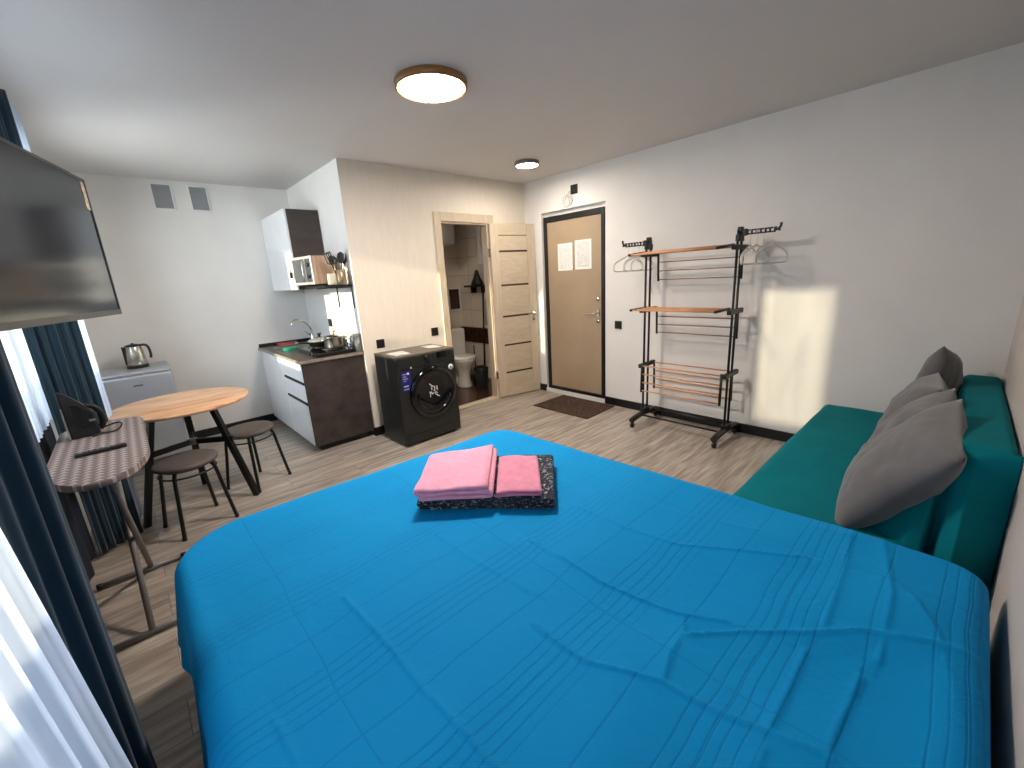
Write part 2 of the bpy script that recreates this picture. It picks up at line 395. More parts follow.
# left (window) wall with two openings
W1 = (-1.7, .75, .85, 2.25); W2 = (-3.45, -2.7, .10, 2.25)
w = MB()
for a, b in ((YR-T, W2[0]), (W2[1], W1[0]), (W1[1], DV+T)): w.box((XL-T, a, 0), (XL, b, H))
for q in (W1, W2):
    w.box((XL-T, q[0], 0), (XL, q[1], q[2])); w.box((XL-T, q[0], q[3]), (XL, q[1], H))
struct(w.build('wall_left', 'wall'))
def window(name, q, n, label):
    r = sroot(name, (XL-.07, (q[0]+q[1])/2, q[2]), label, 'window')
    fr = MB(); x0, x1 = XL-.10, XL-.04; y0, y1, z0, z1 = q
    for a, b in (((x0, y0, z0), (x1, y0+.06, z1)), ((x0, y1-.06, z0), (x1, y1, z1)), ((x0, y0+.06, z0), (x1, y1-.06, z0+.06)), ((x0, y0+.06, z1-.06), (x1, y1-.06, z1))): fr.box(a, b, .006)
    for i in range(1, n):
        yy = y0+(y1-y0)*i/n; fr.box((x0, yy-.045, z0+.06), (x1, yy+.045, z1-.06), .006)
    fr.build('window_frame', 'white', r)
    for i in range(n):
        a = y0+(y1-y0)*i/n; b = y0+(y1-y0)*(i+1)/n
        MB().box((XL-.072, a+.05, z0+.05), (XL-.066, b-.05, z1-.05)).build('pane', 'glass', r)
    MB().box((XL-.07, y0-.02, z0-.03), (XL+.02, y1+.02, z0), .006).build('sill', 'white', r)
window('window_1', W1, 3, 'wide white framed window behind the far teal curtain')
window('window_2', W2, 1, 'tall glazed balcony window behind the near white sheer')
struct(MB().box((XL-1.1, YR-.3, -.12), (XL-.95, DV+.3, 1.30)).build('wall_balcony', 'wall'), 'balcony parapet outside the windows')  # added out of view to keep low sun off the bed
# right wall (entrance) with recess
w = MB()
EY0, EY1, EZ = -1.158, -.268, 2.132
w.box((0, EY1, 0), (T, DV+T, H)); w.box((0, YR-T, 0), (T, EY0, H)); w.box((0, EY0, EZ), (T, EY1, H)); w.box((.045, EY0, 0), (T, EY1, EZ))
struct(w.build('wall_right', 'wall'))
struct(MB().box((XL-T, YR-T, 0), (T, YR, H)).build('wall_near', mat('near_wall_paint', (198, 191, 186), .8, var=.01)))  # wall paint darkened here so its colour carries the shade
struct(MB().box((XL-T, DV, 0), (XP, DV+T, H)).build('wall_back', 'wall'))
struct(MB().box((XP, DV, 0), (T, DV+T, H)).build('wall_bathroom', 'tile'))
# partition: wall_far (P) incl. kitchen niche side
w = MB(); DX0, DX1, DZ = -1.232, -.594, 2.04
w.box((XP, 0, 0), (DX0, .1, H)); w.box((DX1, 0, 0), (0, .1, H)); w.box((DX0, 0, DZ), (DX1, .1, H))
struct(w.build('wall_far', 'paper'))
struct(MB().box((XP+.0005, .1, 0), (XP+.1, DV, H)).build('wall_niche', 'wall'))
struct(MB().box((XP-.0015, .0, 0), (XP, .1, H)).build('wall_edge', 'wall'))
struct(MB().box((-.004, .1, 0), (0, DV, H)).build('wall_bathroom', 'tile'))
struct(MB().box((XP+.1, .1, .001), (-.004, DV, .006)).build('floor_bathroom', 'btile'))
# tile band
struct(MB().box((XP+.1, DV-.008, .52), (-.004, DV, .745)).build('trim_band', 'btile')); struct(MB().box((-.012, .1, .52), (-.004, DV-.008, .745)).build('trim_band', 'btile'))
# baseboards
bb = lambda a, b, n: struct(MB().box(a, b, .004).build(n, 'skirt'))
bb((-.014, -.268, 0), (0, -.02, .085), 'baseboard_right'); bb((-.014, YR+.0, 0), (0, EY0, .085), 'baseboard_right')
bb((XP-.012, -.014, 0), (DX0-.07, 0, .085), 'baseboard_far'); bb((XP-.014, -.014, 0), (XP-.0016, .03, .085), 'baseboard_niche')
bb((XL, DV-.014, 0), (-2.74, DV, .085), 'baseboard_back'); bb((XL, YR, 0), (-.014, YR+.014, .085), 'baseboard_near')

# bathroom door
r = sroot('door_1', (-.9, 0, 0), 'pale oak bathroom doorway with its leaf folded back against the wall', 'door')
fr = MB()
fr.box((DX0-.072, -.018, 0), (DX0+.004, .0, 2.125), .003); fr.box((DX1-.004, -.018, 0), (DX1+.072, 0, 2.125), .003); fr.box((DX0+.004, -.018, 2.036), (DX1-.004, 0, 2.125), .003)
fr.box((DX0, 0, 0), (DX0+.02, .1, DZ)); fr.box((DX1-.02, 0, 0), (DX1, .1, DZ)); fr.box((DX0+.02, 0, DZ-.02), (DX1-.02, .1, DZ))
fr.box((DX0+.02, -.01, 0), (DX1-.02, .09, .018), .004)
fr.build('door_frame', 'door', r)
ang = math.atan2(-.125, .58); hp = Vector((-.598, -.022, 0))
def leafm(mb): return mb.move(Matrix.Translation(hp) @ Matrix.Rotation(ang, 4, 'Z'))
lw = .595
stl = MB(); stl.box((0, -.02, .012), (.105, .02, 2.03), .003); stl.box((lw-.105, -.02, .012), (lw, .02, 2.03), .003)
lf = leafm(stl).build('door_leaf', 'door', r)
pn = MB(); cuts = [(.012, .297), (.319, .636), (.658, .979), (1.001, 1.341), (1.363, 1.722), (1.744, 1.903), (1.911, 2.03)]
for a, b in cuts: pn.box((.105, -.014, a), (lw-.105, .014, b), .002)
leafm(pn).build('door_panel', 'doorh', lf)
gz = MB()
for (a, b), (c, d) in zip(cuts, cuts[1:]): gz.box((.105, -.010, b), (lw-.105, .010, c))
leafm(gz).build('glass_strip', mat('bronze_glass', (70, 56, 44), .1), lf)
hd = MB(); hd.lathe([(0, 0), (.026, 0), (.026, .008), (.012, .01), (.01, .045), (0, .045)], (lw-.055, -.02, 1.0), 16, 'y')
hd.tube(smoothpath([(lw-.055, -.06, 1.0), (lw-.07, -.066, 1.0), (lw-.175, -.062, 1.0)]), .0085)
hd.lathe([(0, 0), (.024, 0), (.024, .008), (.01, .012), (0, .012)], (lw-.055, -.02, .93), 16, 'y')
leafm(hd).build('handle', 'chrome', lf)
for z in (.3, 1.72):
    MB().tube([(-.600, -.027, z-.05), (-.600, -.027, z+.05)], .0075).box((-.632, -.0205, z-.045), (-.601, -.0185, z+.045)).build('hinge', 'steel', r)

# entrance door
r = sroot('door_2', (0, -.72, 0), 'tan metal entrance door in a black frame', 'door')
fr = MB(); y0, y1 = -1.150, -.300
fr.box((-.004, y0, .05), (.045, y0+.045, 2.082), .004); fr.box((-.004, y1-.045, .05), (.045, y1, 2.082), .004)
fr.box((-.004, y0+.045, 2.022), (.045, y1-.045, 2.082), .004); fr.box((-.004, y0+.045, .05), (.045, y1-.045, .085), .004)
fr.build('door_frame', 'skirt', r)
MB().box((-.016, EY0, 0), (.044, EY1, .048), .003).build('threshold', 'white', r)
lf = MB().box((.008, y0+.047, .087), (.045, y1-.047, 2.020), .003).build('door_leaf', 'tan', r)
hd = MB(); hd.box((-.002, -1.078, .965), (.008, -1.04, 1.055), .004); hd.tube(smoothpath([(0, -1.058, 1.008), (-.045, -1.058, 1.008), (-.05, -1.04, 1.006), (-.05, -.90, 1.0)]), .0085)
hd.build('handle', 'chrome', lf)
for z in (1.158, .92): MB().lathe([(0, -.008), (.02, -.008), (.024, 0), (.024, .004), (0, .006)], (.004, -1.058, z), 18, 'x').build('lock', 'chrome', lf)
MB().lathe([(0, -.004), (.008, -.004), (.01, .002), (0, .003)], (.006, -.725, 1.5), 12, 'x').build('peephole', 'chrome', lf)

# ceiling lamps, plus an added bathroom fill
def lamp(c, R, ring, dif, lab):
    t = thing('ceiling_lamp', (c[0], c[1], H-.03), lab, 'ceiling lamp')
    MB().lathe([(0, .03), (R-.004, .03), (R, .026), (R, -.004), (R-.012, -.008), (R-.014, -.002), (R-.03, .004), (0, .004)], (c[0], c[1], H-.03), 64).build('rim', ring, t)
    MB().lathe([(0, -.006), (R*.6, -.0055), (R-.02, -.004), (R-.015, .002), (R-.04, .003), (0, .003)], (c[0], c[1], H-.03), 64).build('diffuser', dif, t)
lamp((-2.309, -1.648), .196, 'lampring', 'lampbig', 'larger lit round ceiling lamp with a bronze rim, above the bed foot')
lamp((-1.35, .80), .12, 'lampringg', 'lampbath', 'small round ceiling lamp inside the bathroom')  # added fill light, out of view, brightens the bathroom
lamp((-.665, -.73), .118, 'lampringg', 'lampsmall', 'smaller lit round ceiling lamp with grey rim near the entrance')

# ------------------------------------------------------------------ bed
t = thing('double_bed', (-3.0, -2.95, 0), 'double bed hidden under the blue bedspread, in the near corner', 'bed')
b = MB().box((-3.80, -3.92, .12), (-2.22, -2.02, .26), .01)
b.build('bed_base', 'mattress', t)
MB().box((-3.76, -3.90, .262), (-2.29, -2.09, .515), .05, 4).build('mattress', 'mattress', t)
for x in (-3.7, -2.28):
    for y in (-3.9, -2.1): MB().lathe([(0, 0), (.025, 0), (.035, .12), (0, .12)], (x, y, 0), 12).build('leg', 'black', t)
# bedspread
fR, fL = M, None
def ray(u, v):
    d = rt*((u-512)/FPX) + up*((384-v)/FPX) + fw; return d
def un(u, v, z):
    d = ray(u, v); k = (z-CAM.z)/d.z; return CAM + d*k
creases_px = [((576,507),(625,528),(677,544),(740,551),(806,558)), ((530,542),(600,582),(677,612),(726,619)), ((687,634),(743,630),(800,632),(860,632),(960,650)),
 ((534,624),(583,660),(660,681),(722,716),(771,737),(831,762)), ((684,615),(684,633),(670,657),(660,692)), ((806,650),(768,737),(761,768)), ((855,521),(845,570),(824,629)),
 ((862,674),(834,737),(827,768)), ((345,598),(390,646),(425,688),(460,727),(500,770)), ((275,716),(296,758)), ((882,534),(892,600),(880,660)), ((912,602),(940,640),(960,700)), ((530,590),(470,560),(440,540)), ((640,500),(690,515),(760,530))]
segs = []
for k, c in enumerate(creases_px):
    P = [un(u, v, .555) for u, v in c]
    h = [.010, .011, .012, .012, .008, .007, .006, .009, .010, .006, .007, .007, .004, .004][k]*.8
    for i, (a, bq) in enumerate(zip(P, P[1:])): segs.append((a.x, a.y, bq.x, bq.y, h))
# outline (counter-clockwise from near-left), rounded corners
def rrect(x0, y0, x1, y1, rs, n=14):
    out = []
    for (cx, cy, r, a) in ((x0, y0, rs[0], PI), (x1, y0, rs[1], 1.5*PI), (x1, y1, rs[2], 0), (x0, y1, rs[3], .5*PI)):
        sx = 1 if cx == x0 else -1; sy = 1 if cy == y0 else -1
        for i in range(n+1):
            q = a+PI/2*i/n; out.append((cx+sx*r+r*math.cos(q), cy+sy*r+r*math.sin(q)))
    return out
def resample(poly, N):
    P = np.array(poly+[poly[0]]); d = np.r_[0, np.cumsum(np.hypot(*np.diff(P, axis=0).T))]
    s = np.linspace(0, d[-1], N, endpoint=False); return np.stack([np.interp(s, d, P[:, 0]), np.interp(s, d, P[:, 1])], 1)
NT_, NR = 800, 165
ol = rrect(-3.87, -3.982, -2.105, -1.915, (.04, .07, .14, .24)); ol = resample(ol, NT_)
# skew the far and right edges a little as in the photograph
ol[:, 1] += .06*np.clip((ol[:, 1]+2.5)/.4, 0, 1)*np.clip((-2.2-ol[:, 0])/1.6, 0, 1)
ol[:, 0] -= .085*np.clip((ol[:, 0]+2.7)/.59, 0, 1)*np.clip((ol[:, 1]+3.2)/1.2, 0, 1)
cx0 = np.array([-3.0, -2.95]); ZT, RC = .553, .07
rows = []
tt = np.linspace(0, 1, NR)**.9
tt[0] = .002
XY = cx0 + tt[:, None, None]*(ol-cx0)[None]
D = (1-tt)[:, None]*np.hypot(*(ol-cx0).T)[None]
Z = np.full(D.shape, ZT)
dd = np.clip(RC-D, 0, RC); Z -= RC-np.sqrt(np.maximum(RC*RC-dd*dd, 0))
px, py = XY[..., 0].ravel(), XY[..., 1].ravel()
add = np.zeros(px.shape)
for ax, ay, bx, by, h in segs:
    vx, vy = bx-ax, by-ay; L2 = vx*vx+vy*vy
    tq = np.clip(((px-ax)*vx+(py-ay)*vy)/L2, 0, 1); qx, qy = ax+tq*vx-px, ay+tq*vy-py
    ds = np.hypot(qx, qy); sg = np.sign(vx*qy-vy*qx)
    v_ = h*np.exp(-(ds/.0075)**2)*.8 + h*.55*np.exp(-(ds/.07)**2)*(sg > 0) + h*.25*np.exp(-(ds/.03)**2)
    add = np.maximum(add, v_)
add *= np.clip(np.hypot(px-cx0[0], py-cx0[1])/.05, 0, 1)
rng = np.random.RandomState(3)
for k in range(26):
    a = rng.uniform(0, PI); f = rng.uniform(4, 26); p = rng.uniform(0, 6.28); am = .010/f
    add += am*1.8*np.sin((px*math.cos(a)+py*math.sin(a))*f + p + 1.3*np.sin(px*3+k)+1.1*np.cos(py*2.4+k*2))
edge = np.clip(D.ravel()/.12, 0, 1)
Z = (Z.ravel() + add*edge).reshape(D.shape)
mb = MB(); P = []
allr = [np.concatenate([XY[i], Z[i][:, None]], 1) for i in range(NR)]
cum = np.r_[0, np.cumsum(np.hypot(*np.diff(ol, axis=0).T))]
nx = np.roll(ol, -1, 0)-np.roll(ol, 1, 0); nx = np.stack([nx[:, 1], -nx[:, 0]], 1); nx /= np.hypot(*nx.T)[:, None]
hem = .25 + .012*np.sin(cum*9)
for k in range(1, 15):
    q = k/14; zz = (ZT-RC)*(1-q) + hem*q
    off = q*(.018+.016*np.sin(cum*17+np.sin(cum*5)*2)+.006*np.sin(cum*41))
    wallside = (ol[:, 1] < -3.9); off = np.where(wallside, 0, off)
    xy = ol+nx*off[:, None]; xy[:, 1] = np.maximum(xy[:, 1], YR+.004)
    allr.append(np.concatenate([xy, zz[:, None]], 1))
G = [[tuple(allr[i][j]) for i in range(len(allr))] for j in range(NT_)]
Vg = mb.grid(G, True, True); mb.b.faces.new([row[0] for row in Vg])
tag(mb.build('bedspread', 'bedspread'), 'bright blue pleated bedspread with fold creases draped over the bed', 'bedspread')

# folded cloth helper
def folded(wd, dp, th, layers, gap, org, ang, z, droop=0, seed=0, skew=0):
    """serpentine stack: layers run along local x, folds round at the ends, extruded along local y (depth)"""
    mb = MB(); path = []; pitch = th+gap
    for L in range(layers):
        zz = z+th/2+L*pitch; xs = [th/2+.004, wd-th/2-.004] if L % 2 == 0 else [wd-th/2-.004, th/2+.004]
        for i in range(9): path.append((xs[0]+(xs[1]-xs[0])*i/8, zz))
        if L < layers-1:
            cx = xs[1]; s_ = 1 if L % 2 == 0 else -1
            for i in range(1, 6): path.append((cx+s_*pitch/2*math.sin(PI*i/6)*1.2, zz+pitch/2*(1-math.cos(PI*i/6))))
    # outline
    A, B = [], []
    for i, (x, y) in enumerate(path):
        p0 = path[max(i-1, 0)]; p1 = path[min(i+1, len(path)-1)]; tx, ty = p1[0]-p0[0], p1[1]-p0[1]; l = math.hypot(tx, ty) or 1
        A.append((x-ty/l*th/2, y+tx/l*th/2)); B.append((x+ty/l*th/2, y-tx/l*th/2))
    ca, sa = math.cos(ang), math.sin(ang)
    poly = A + B[::-1]; nd = 26; Gd = []
    def mp(x, y, zz, e=0):
        n_ = noise.noise(Vector((x*9+seed, y*9, zz*20)))*.004*(1+1.5*(zz-z)/(layers*pitch))
        y = y*(1-skew*(1-max(0, min(1, x/wd)))); zz2 = zz + n_ - droop*(y/dp)**2*0
        return (org[0]+ca*x-sa*y, org[1]+sa*x+ca*y, max(zz2, z))
    cxm = wd/2
    ys = [0, .006, .014] + [.014+(dp-.028)*i/nd for i in range(1, nd)] + [dp-.014, dp-.006, dp]
    for y in ys:
        e = min(y, dp-y); ins = .010-math.sqrt(max(0, .010**2-max(0, .010-e)**2))
        row = []
        for i, (x, zz) in enumerate(poly):
            j = i if i < len(path) else 2*len(path)-1-i
            px_, pz_ = path[j]; k = 1-min(.85, ins/(th/2+1e-6)*.8)
            row.append(mp(px_+(x-px_)*k, y, pz_+(zz-pz_)*k))
        row.append(row[0]); Gd.append(row)
    V = mb.grid(Gd)
    for row in (V[0], V[-1]):
        n = len(path)
        for i in range(n-1):
            a, b_, c_, d_ = row[i], row[i+1], row[2*n-2-i], row[2*n-1-i]
            mb.b.faces.new((a, b_, c_, d_))
    bmesh.ops.remove_doubles(mb.b, verts=mb.b.verts, dist=1e-5)
    return mb
A_ = math.atan2(-.405, .37)
o = folded(.55, .42, .011, 4, .0012, (-3.098, -2.425), A_, .562); tag(o.build('folded_linen', 'linen'), 'dark navy and white patterned bed linen folded flat under the pink towels', 'bed linen')
A2 = math.atan2(-.206, .22)
o = folded(.30, .43, .0165, 3, .003, (-3.112, -2.448), A2, .613, seed=5, skew=.22); tag(o.build('folded_towel', 'pink'), 'larger light pink folded towel on top of the linen pile', 'towel')
o = folded(.185, .34, .013, 2, .002, (-2.886, -2.660), A2, .613, seed=9); tag(o.build('folded_towel', 'pinkd'), 'smaller darker rose folded towel lying beside the light pink one', 'towel')

# ------------------------------------------------------------------ sofa
t = thing('sofa', (-1.0, -3.6, 0), 'teal covered sofa bed against the wall behind the bed', 'sofa')
MB().box((-1.93, -3.93, .06), (-.14, -3.26, .2), .01).build('sofa_base', 'sofad', t)
for x in (-1.85, -.2):
    for y in (-3.85, -3.32): MB().lathe([(0, 0), (.022, 0), (.028, .06), (0, .06)], (x, y, 0), 12).build('foot', 'black', t)
def softbox(a, b, r, amp, seed, nu=44, sc=4):
    """rounded box as a subdivided cube with gentle cloth waviness"""
    a = Vector(a); b = Vector(b); c = (a+b)/2; h = (b-a)/2
    mb = MB(); g = bmesh.ops.create_cube(mb.b, size=2)
    bmesh.ops.subdivide_edges(mb.b, edges=mb.b.edges, cuts=nu, use_grid_fill=True)
    for v in mb.b.verts:
        q = Vector(v.co[i]*h[i] for i in range(3)); core = Vector(max(-h[i]+r, min(h[i]-r, q[i])) for i in range(3))
        d = q-core
        if d.length > 1e-9: q = core+d.normalized()*r
        p = c+q; n = d.normalized() if d.length > 1e-9 else Vector((0, 0, 1))
        w_ = noise.noise(Vector((p.x*sc+seed, p.y*sc, p.z*sc)))*amp + abs(noise.noise(Vector((p.x*sc*.6+seed, p.y*sc*3, p.z*3))))**2*amp*1.5
        v.co = p+n*w_
    for f in mb.b.faces: f.smooth = True
    return mb
softbox((-1.98, -3.80, .14), (-.085, -3.172, .405), .045, .006, 2).build('seat', 'sofa', t)
bk = softbox((-1.78, -4.010, .16), (-.03, -3.815, .71), .035, .002, 8)
for v in bk.b.verts:
    k = max(0, (v.co.z-.35)/.4)
    v.co.y -= .035*k*min(1, max(0, (v.co.y+4.0)/.17))
    v.co.z += .10*k*min(1, max(0, (-.2-v.co.x)/1.5))
bk.build('backrest', 'sofa', t)
# loose cover hanging in folds over the near end of the backrest
Gd = []
ks = [0, .16, .30, .40, .46, .52, .66, 1.0]; kx = [0, .07, .17, .09, -.06, .07, .09, .04]
for i in range(61):
    q_ = i/60; row = []
    ztop = .80-.40*max(0, (q_-.48)/.52)**.9
    for j in range(25):
        q = j/24
        out_ = float(np.interp(q_, ks, kx))*(q**.8)
        row.append((-1.785-out_-.05*q, -4.009+.34*q_*(1+.05*q), ztop+(.14-ztop)*q+.006*math.sin(q_*14+q*4)))
    Gd.append(row)
d = MB(); d.grid(Gd); co = d.build('cover_fold', 'sofa', t); co.modifiers.new('solid', 'SOLIDIFY').thickness = .004

def pillow(w_, h_, th, seed=0, n=34, pinch=.06):
    mb = MB(); V = {}
    def p(u, v, s):
        e = (max(0, 1-abs(u)**2.6)**.55)*(max(0, 1-abs(v)**2.6)**.55)
        cu = 1-pinch*(v*v)*(1 if True else 0)*(1-.0*abs(u)); cv = 1-pinch*(u*u)
        x = u*w_/2*(1-pinch*(1-abs(v)**2)*0.6*abs(u)); z = v*h_/2*(1-pinch*(1-abs(u)**2)*.6*abs(v))
        nz_ = noise.noise(Vector((u*1.7+seed, v*1.7, s)))*.02 + noise.noise(Vector((u*5+seed, v*5, s+3)))*.006
        return Vector((x, s*(th/2*e+nz_*e), z))
    for s in (1, -1):
        rows = [[p(-1+2*i/n, -1+2*j/n, s) for j in range(n+1)] for i in range(n+1)]
        mb.grid(rows)
    bmesh.ops.remove_doubles(mb.b, verts=mb.b.verts, dist=1e-5)
    return mb
cush = [(-1.58, -3.715, .605, 7, 35, .60, .53, .21, 'nearest grey velvet cushion, propped against the sofa back just beyond the bed'),
        (-1.22, -3.70, .60, -2, 28, .50, .47, .21, 'second grey velvet cushion, between the nearest one and the third'),
        (-.85, -3.69, .605, 3, 20, .48, .46, .21, 'third grey velvet cushion, with the upright far cushion behind it'),
        (-.40, -3.745, .675, -10, 6, .42, .46, .17, 'far grey velvet cushion standing upright with a pointed corner highest')]
for i, (x, y, z, yw, lean, ww, hh, th, lab) in enumerate(cush):
    m = Matrix.Translation((x, y, z)) @ Matrix.Rotation(math.radians(yw), 4, 'Z') @ Matrix.Rotation(math.radians(lean), 4, 'X') @ Matrix.Rotation(math.radians([-7, -5, 2, 16][i]), 4, 'Y')
    tag(pillow(ww, hh, th, seed=i*7.3).move(m).build('cushion', 'cush'), lab, 'cushion', 'grey cushions on the sofa')

# ------------------------------------------------------------------ drying rack
RYL, RYR = -1.80, -2.555
t = thing('clothes_drying_rack', (-.26, -2.18, 0), 'tall black and orange clothes drying rack on castors by the wall', 'drying rack')
for y in (RYL, RYR):
    ft = MB().tube(smoothpath([(-.03, y, .075), (-.05, y, .085), (-.24, y, .115), (-.46, y, .09), (-.50, y, .065)]), [.016]*2+[.02]*1+[.02]*11+[.02]*0+[.016]*0, 10) if False else MB()
    ft.tube(smoothpath([(-.03, y, .07), (-.06, y, .085), (-.26, y, .10), (-.45, y, .088), (-.50, y, .07)]), .026, 10).box((-.315, y-.024, .09), (-.21, y+.024, .15), .008)
    f = ft.build('base_foot', 'blackm', t)
    for x in (-.05, -.48):
        MB().tube([(x, y, .08), (x, y, .045)], .008).lathe([(0, -.013), (.022, -.013), (.026, -.006), (.026, .006), (.022, .013), (0, .013)], (x-.006, y, .0262), 16, 'y').build('caster', 'black', f)
    for x in (-.302, -.226): MB().tube([(x, y, .12), (x, y, 1.69)], .0098, 10).build('post', 'blackm', t)
    MB().box((-.312, y-.016, 1.61), (-.214, y+.016, 1.66), .006).box((-.28, y-.018, 1.66), (-.24, y+.018, 1.715), .006).build('top_bracket', 'black', t)
    for z in (1.57, 1.085, .575): MB().box((-.375, y-.017, z-.02), (-.115, y+.017, z+.018), .006).build('bracket', 'black', t)
MB().tube([(-.36, RYL, .098), (-.36, RYR, .098)], .009).build('base_bar', 'blackm', t)
MB().tube([(-.12, RYL, .095), (-.12, RYR, .095)], .009).build('base_bar', 'blackm', t)
def wing(x0, z0, x1, z1, n, col, lab=None):
    mb = MB(); ya, yb = RYL-.022, RYR+.022
    P = [Vector((x0+(x1-x0)*k, 0, z0+(z1-z0)*k)) for k in [i/(n-1) for i in range(n)]]
    for p in P: mb.tube([(p.x, ya, p.z), (p.x, yb, p.z)], .0062 if col == 'orange' else .0045, 8)
    w_ = mb.build('drying_wing', col, t)
    for y in (ya, yb):
        e = MB(); d = (P[-1]-P[0]).normalized()*.015; a = P[0]-d; b_ = P[-1]+d
        e.tube([(a.x, y, a.z), (b_.x, y, b_.z)], .011, 6).build('end_bar', 'black', w_)
wing(-.60, 1.565, -.33, 1.588, 4, 'orange'); wing(-.13, 1.575, -.12, 1.345, 4, 'bronze')
wing(-.565, 1.108, -.33, 1.11, 4, 'orange'); wing(-.13, 1.085, -.12, .862, 4, 'bronze')
wing(-.372, .58, -.378, .345, 4, 'orange'); wing(-.15, .575, -.14, .33, 4, 'orange')
def arm_of_holes(sy, y0, z):
    mb = MB(); L = .262
    mb.tube([(-.26, y0, z+.012), (-.26, y0+sy*L*.93, z+.012)], .0055, 8).tube([(-.26, y0, z-.014), (-.26, y0+sy*L*.9, z-.014)], .0055, 8)
    for k in range(8):
        y = y0+sy*(.05+k*.03); mb.box((-.267, y-.005, z-.014), (-.253, y+.005, z+.012))
    mb.tube(smoothpath([(-.26, y0+sy*(L*.88), z-.004), (-.26, y0+sy*(L*.97), z), (-.26, y0+sy*L*1.02, z+.02), (-.26, y0+sy*L*1.02, z+.042)]), .0085, 8)
    mb.box((-.275, y0-.012, z-.025), (-.245, y0+sy*.05, z+.025), .006)
    mb.build('hanger_arm', 'black', t)
arm_of_holes(1, RYL, 1.668); arm_of_holes(-1, RYR, 1.672)
# hangers
def hanger_mb():
    mb = MB()
    hook = [(.018*math.cos(a), 0, -.0+.018*math.sin(a)) for a in [math.radians(x) for x in range(-70, 200, 18)]][::-1]
    path = [Vector((-.018, 0, -.004))] if False else []
    top = [(.018*math.cos(math.radians(a)), 0, .004+.018*math.sin(math.radians(a))) for a in range(200, -91, -20)]
    mb.tube([(x, 0, z) for x, _, z in top]+[(0.002, 0, -.03), (0, 0, -.085)], .0028, 6)
    body = smoothpath([(0, 0, -.085), (-.05, 0, -.10), (-.16, 0, -.135), (-.205, 0, -.16), (-.205, 0, -.21), (-.18, 0, -.222), (0, 0, -.222), (.18, 0, -.222), (.205, 0, -.21), (.205, 0, -.16), (.16, 0, -.135), (.05, 0, -.10), (0, 0, -.085)])
    mb.tube(body, .0055, 8)
    return mb
hk = [(1, .062, 3), (1, .098, -5), (1, .152, 7), (1, .206, -6), (-1, .074, 4), (-1, .118, -6), (-1, .162, 5), (-1, .226, -12)]
labs = ['pale clothes hanger nearest the left post of the drying rack', 'pale clothes hanger second out from the left post', 'pale clothes hanger third out from the left post, turned edgewise', 'pale clothes hanger outermost on the left arm toward the entrance door',
        'pale clothes hanger nearest the right post of the drying rack', 'pale clothes hanger second out from the right post', 'pale clothes hanger third out from the right post', 'pale clothes hanger outermost on the right arm, seen almost face on']
proto = None
for (s, off, yw), lab in zip(hk, labs):
    y = (RYL if s > 0 else RYR)+s*off
    if proto is None:
        mb = hanger_mb(); me = bpy.data.meshes.new('clothes_hanger'); mb.b.to_mesh(me); mb.b.free(); me.materials.append(M['clear'])
        o = bpy.data.objects.new('clothes_hanger', me); C.objects.link(o); proto = o
    else: o = proto.copy(); C.objects.link(o)
    o.location = (-.26, y, 1.658 if s > 0 else 1.662); o.rotation_euler = (0, 0, math.radians(yw)); tag(o, lab, 'clothes hanger', 'hangers on the drying rack')

# ------------------------------------------------------------------ washing machine
WL, WR, WF, WB, WZ = -2.172, -1.567, -.543, -.12, .834
t = thing('washing_machine', (-1.876, -.33, 0), 'graphite front loading washing machine beside the bathroom door', 'washing machine')
MB().box((WL, WF+.012, .02), (WR, WB, WZ-.02), .006).build('body', 'darkgrey', t)
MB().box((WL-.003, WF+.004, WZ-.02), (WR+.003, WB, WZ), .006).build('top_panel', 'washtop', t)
MB().box((WL, WF, .105), (WR, WF+.014, .715), .006).build('front_panel', 'darkgrey', t)
MB().box((WL, WF, .022), (WR, WF+.014, .103), .005).build('kick_panel', 'darkgrey', t)
cp = MB().box((WL, WF-.002, .717), (WR, WF+.014, WZ-.021), .006).build('control_panel', 'darkgrey', t)
MB().box((WL+.02, WF-.005, .735), (WL+.17, WF, .805), .003).build('detergent_drawer', 'darkgrey', cp)
MB().lathe([(0, .024), (.022, .024), (.027, .018), (.029, 0), (0, 0)], (-1.872, WF-.002, .785), 24, 'y').build('dial', 'black', cp)
MB().box((-1.765, WF-.005, .762), (-1.615, WF, .815), .003).build('display', 'blkglass', cp)
dc = (-1.84, WF, .457)
dr = MB().lathe([(.17, .012), (.175, .03), (.205, .036), (.236, .026), (.243, 0), (.17, 0)], dc, 56, 'y').build('door', 'blkglass', t)
MB().lathe([(0, .004), (.10, .006), (.15, .012), (.172, .024)], dc, 48, 'y').build('door_glass', 'blkglass', dr)
g = MB(); rnd = random.Random(4)
for k in range(14):
    a = rnd.uniform(-1, 1)*.05; c = (-1.84+rnd.uniform(-.045, .045), WF-.0135, .477+rnd.uniform(-.06, .055))
    l = rnd.uniform(.012, .03); an = rnd.choice((0, 1.57, .7, 2.2)); g.box((c[0]-l, c[1]-.0015, c[2]-.0035), (c[0]+l, c[1]+.0015, c[2]+.0035), rot=Matrix.Rotation(an, 3, 'Y'))
g.build('door_print', 'white', dr)
stk = MB().box((-2.142, WF-.0015, .515), (-2.048, WF, .700)).build('energy_sticker', mat('blue_sticker', (22, 26, 108), .4, var=.1), t, 'dark blue sticker with pale marks')
MB().box((-2.142, WF-.0015, .701), (-2.048, WF, .738)).build('sticker_header', 'black', t)
g = MB()
for z, h in ((.56, .012), (.535, .008)): g.box((-2.128, WF-.0025, z), (-2.080, WF-.001, z+h))
g.build('sticker_heading', mat('pale_print_large', (170, 172, 200), .5), stk); g = MB()
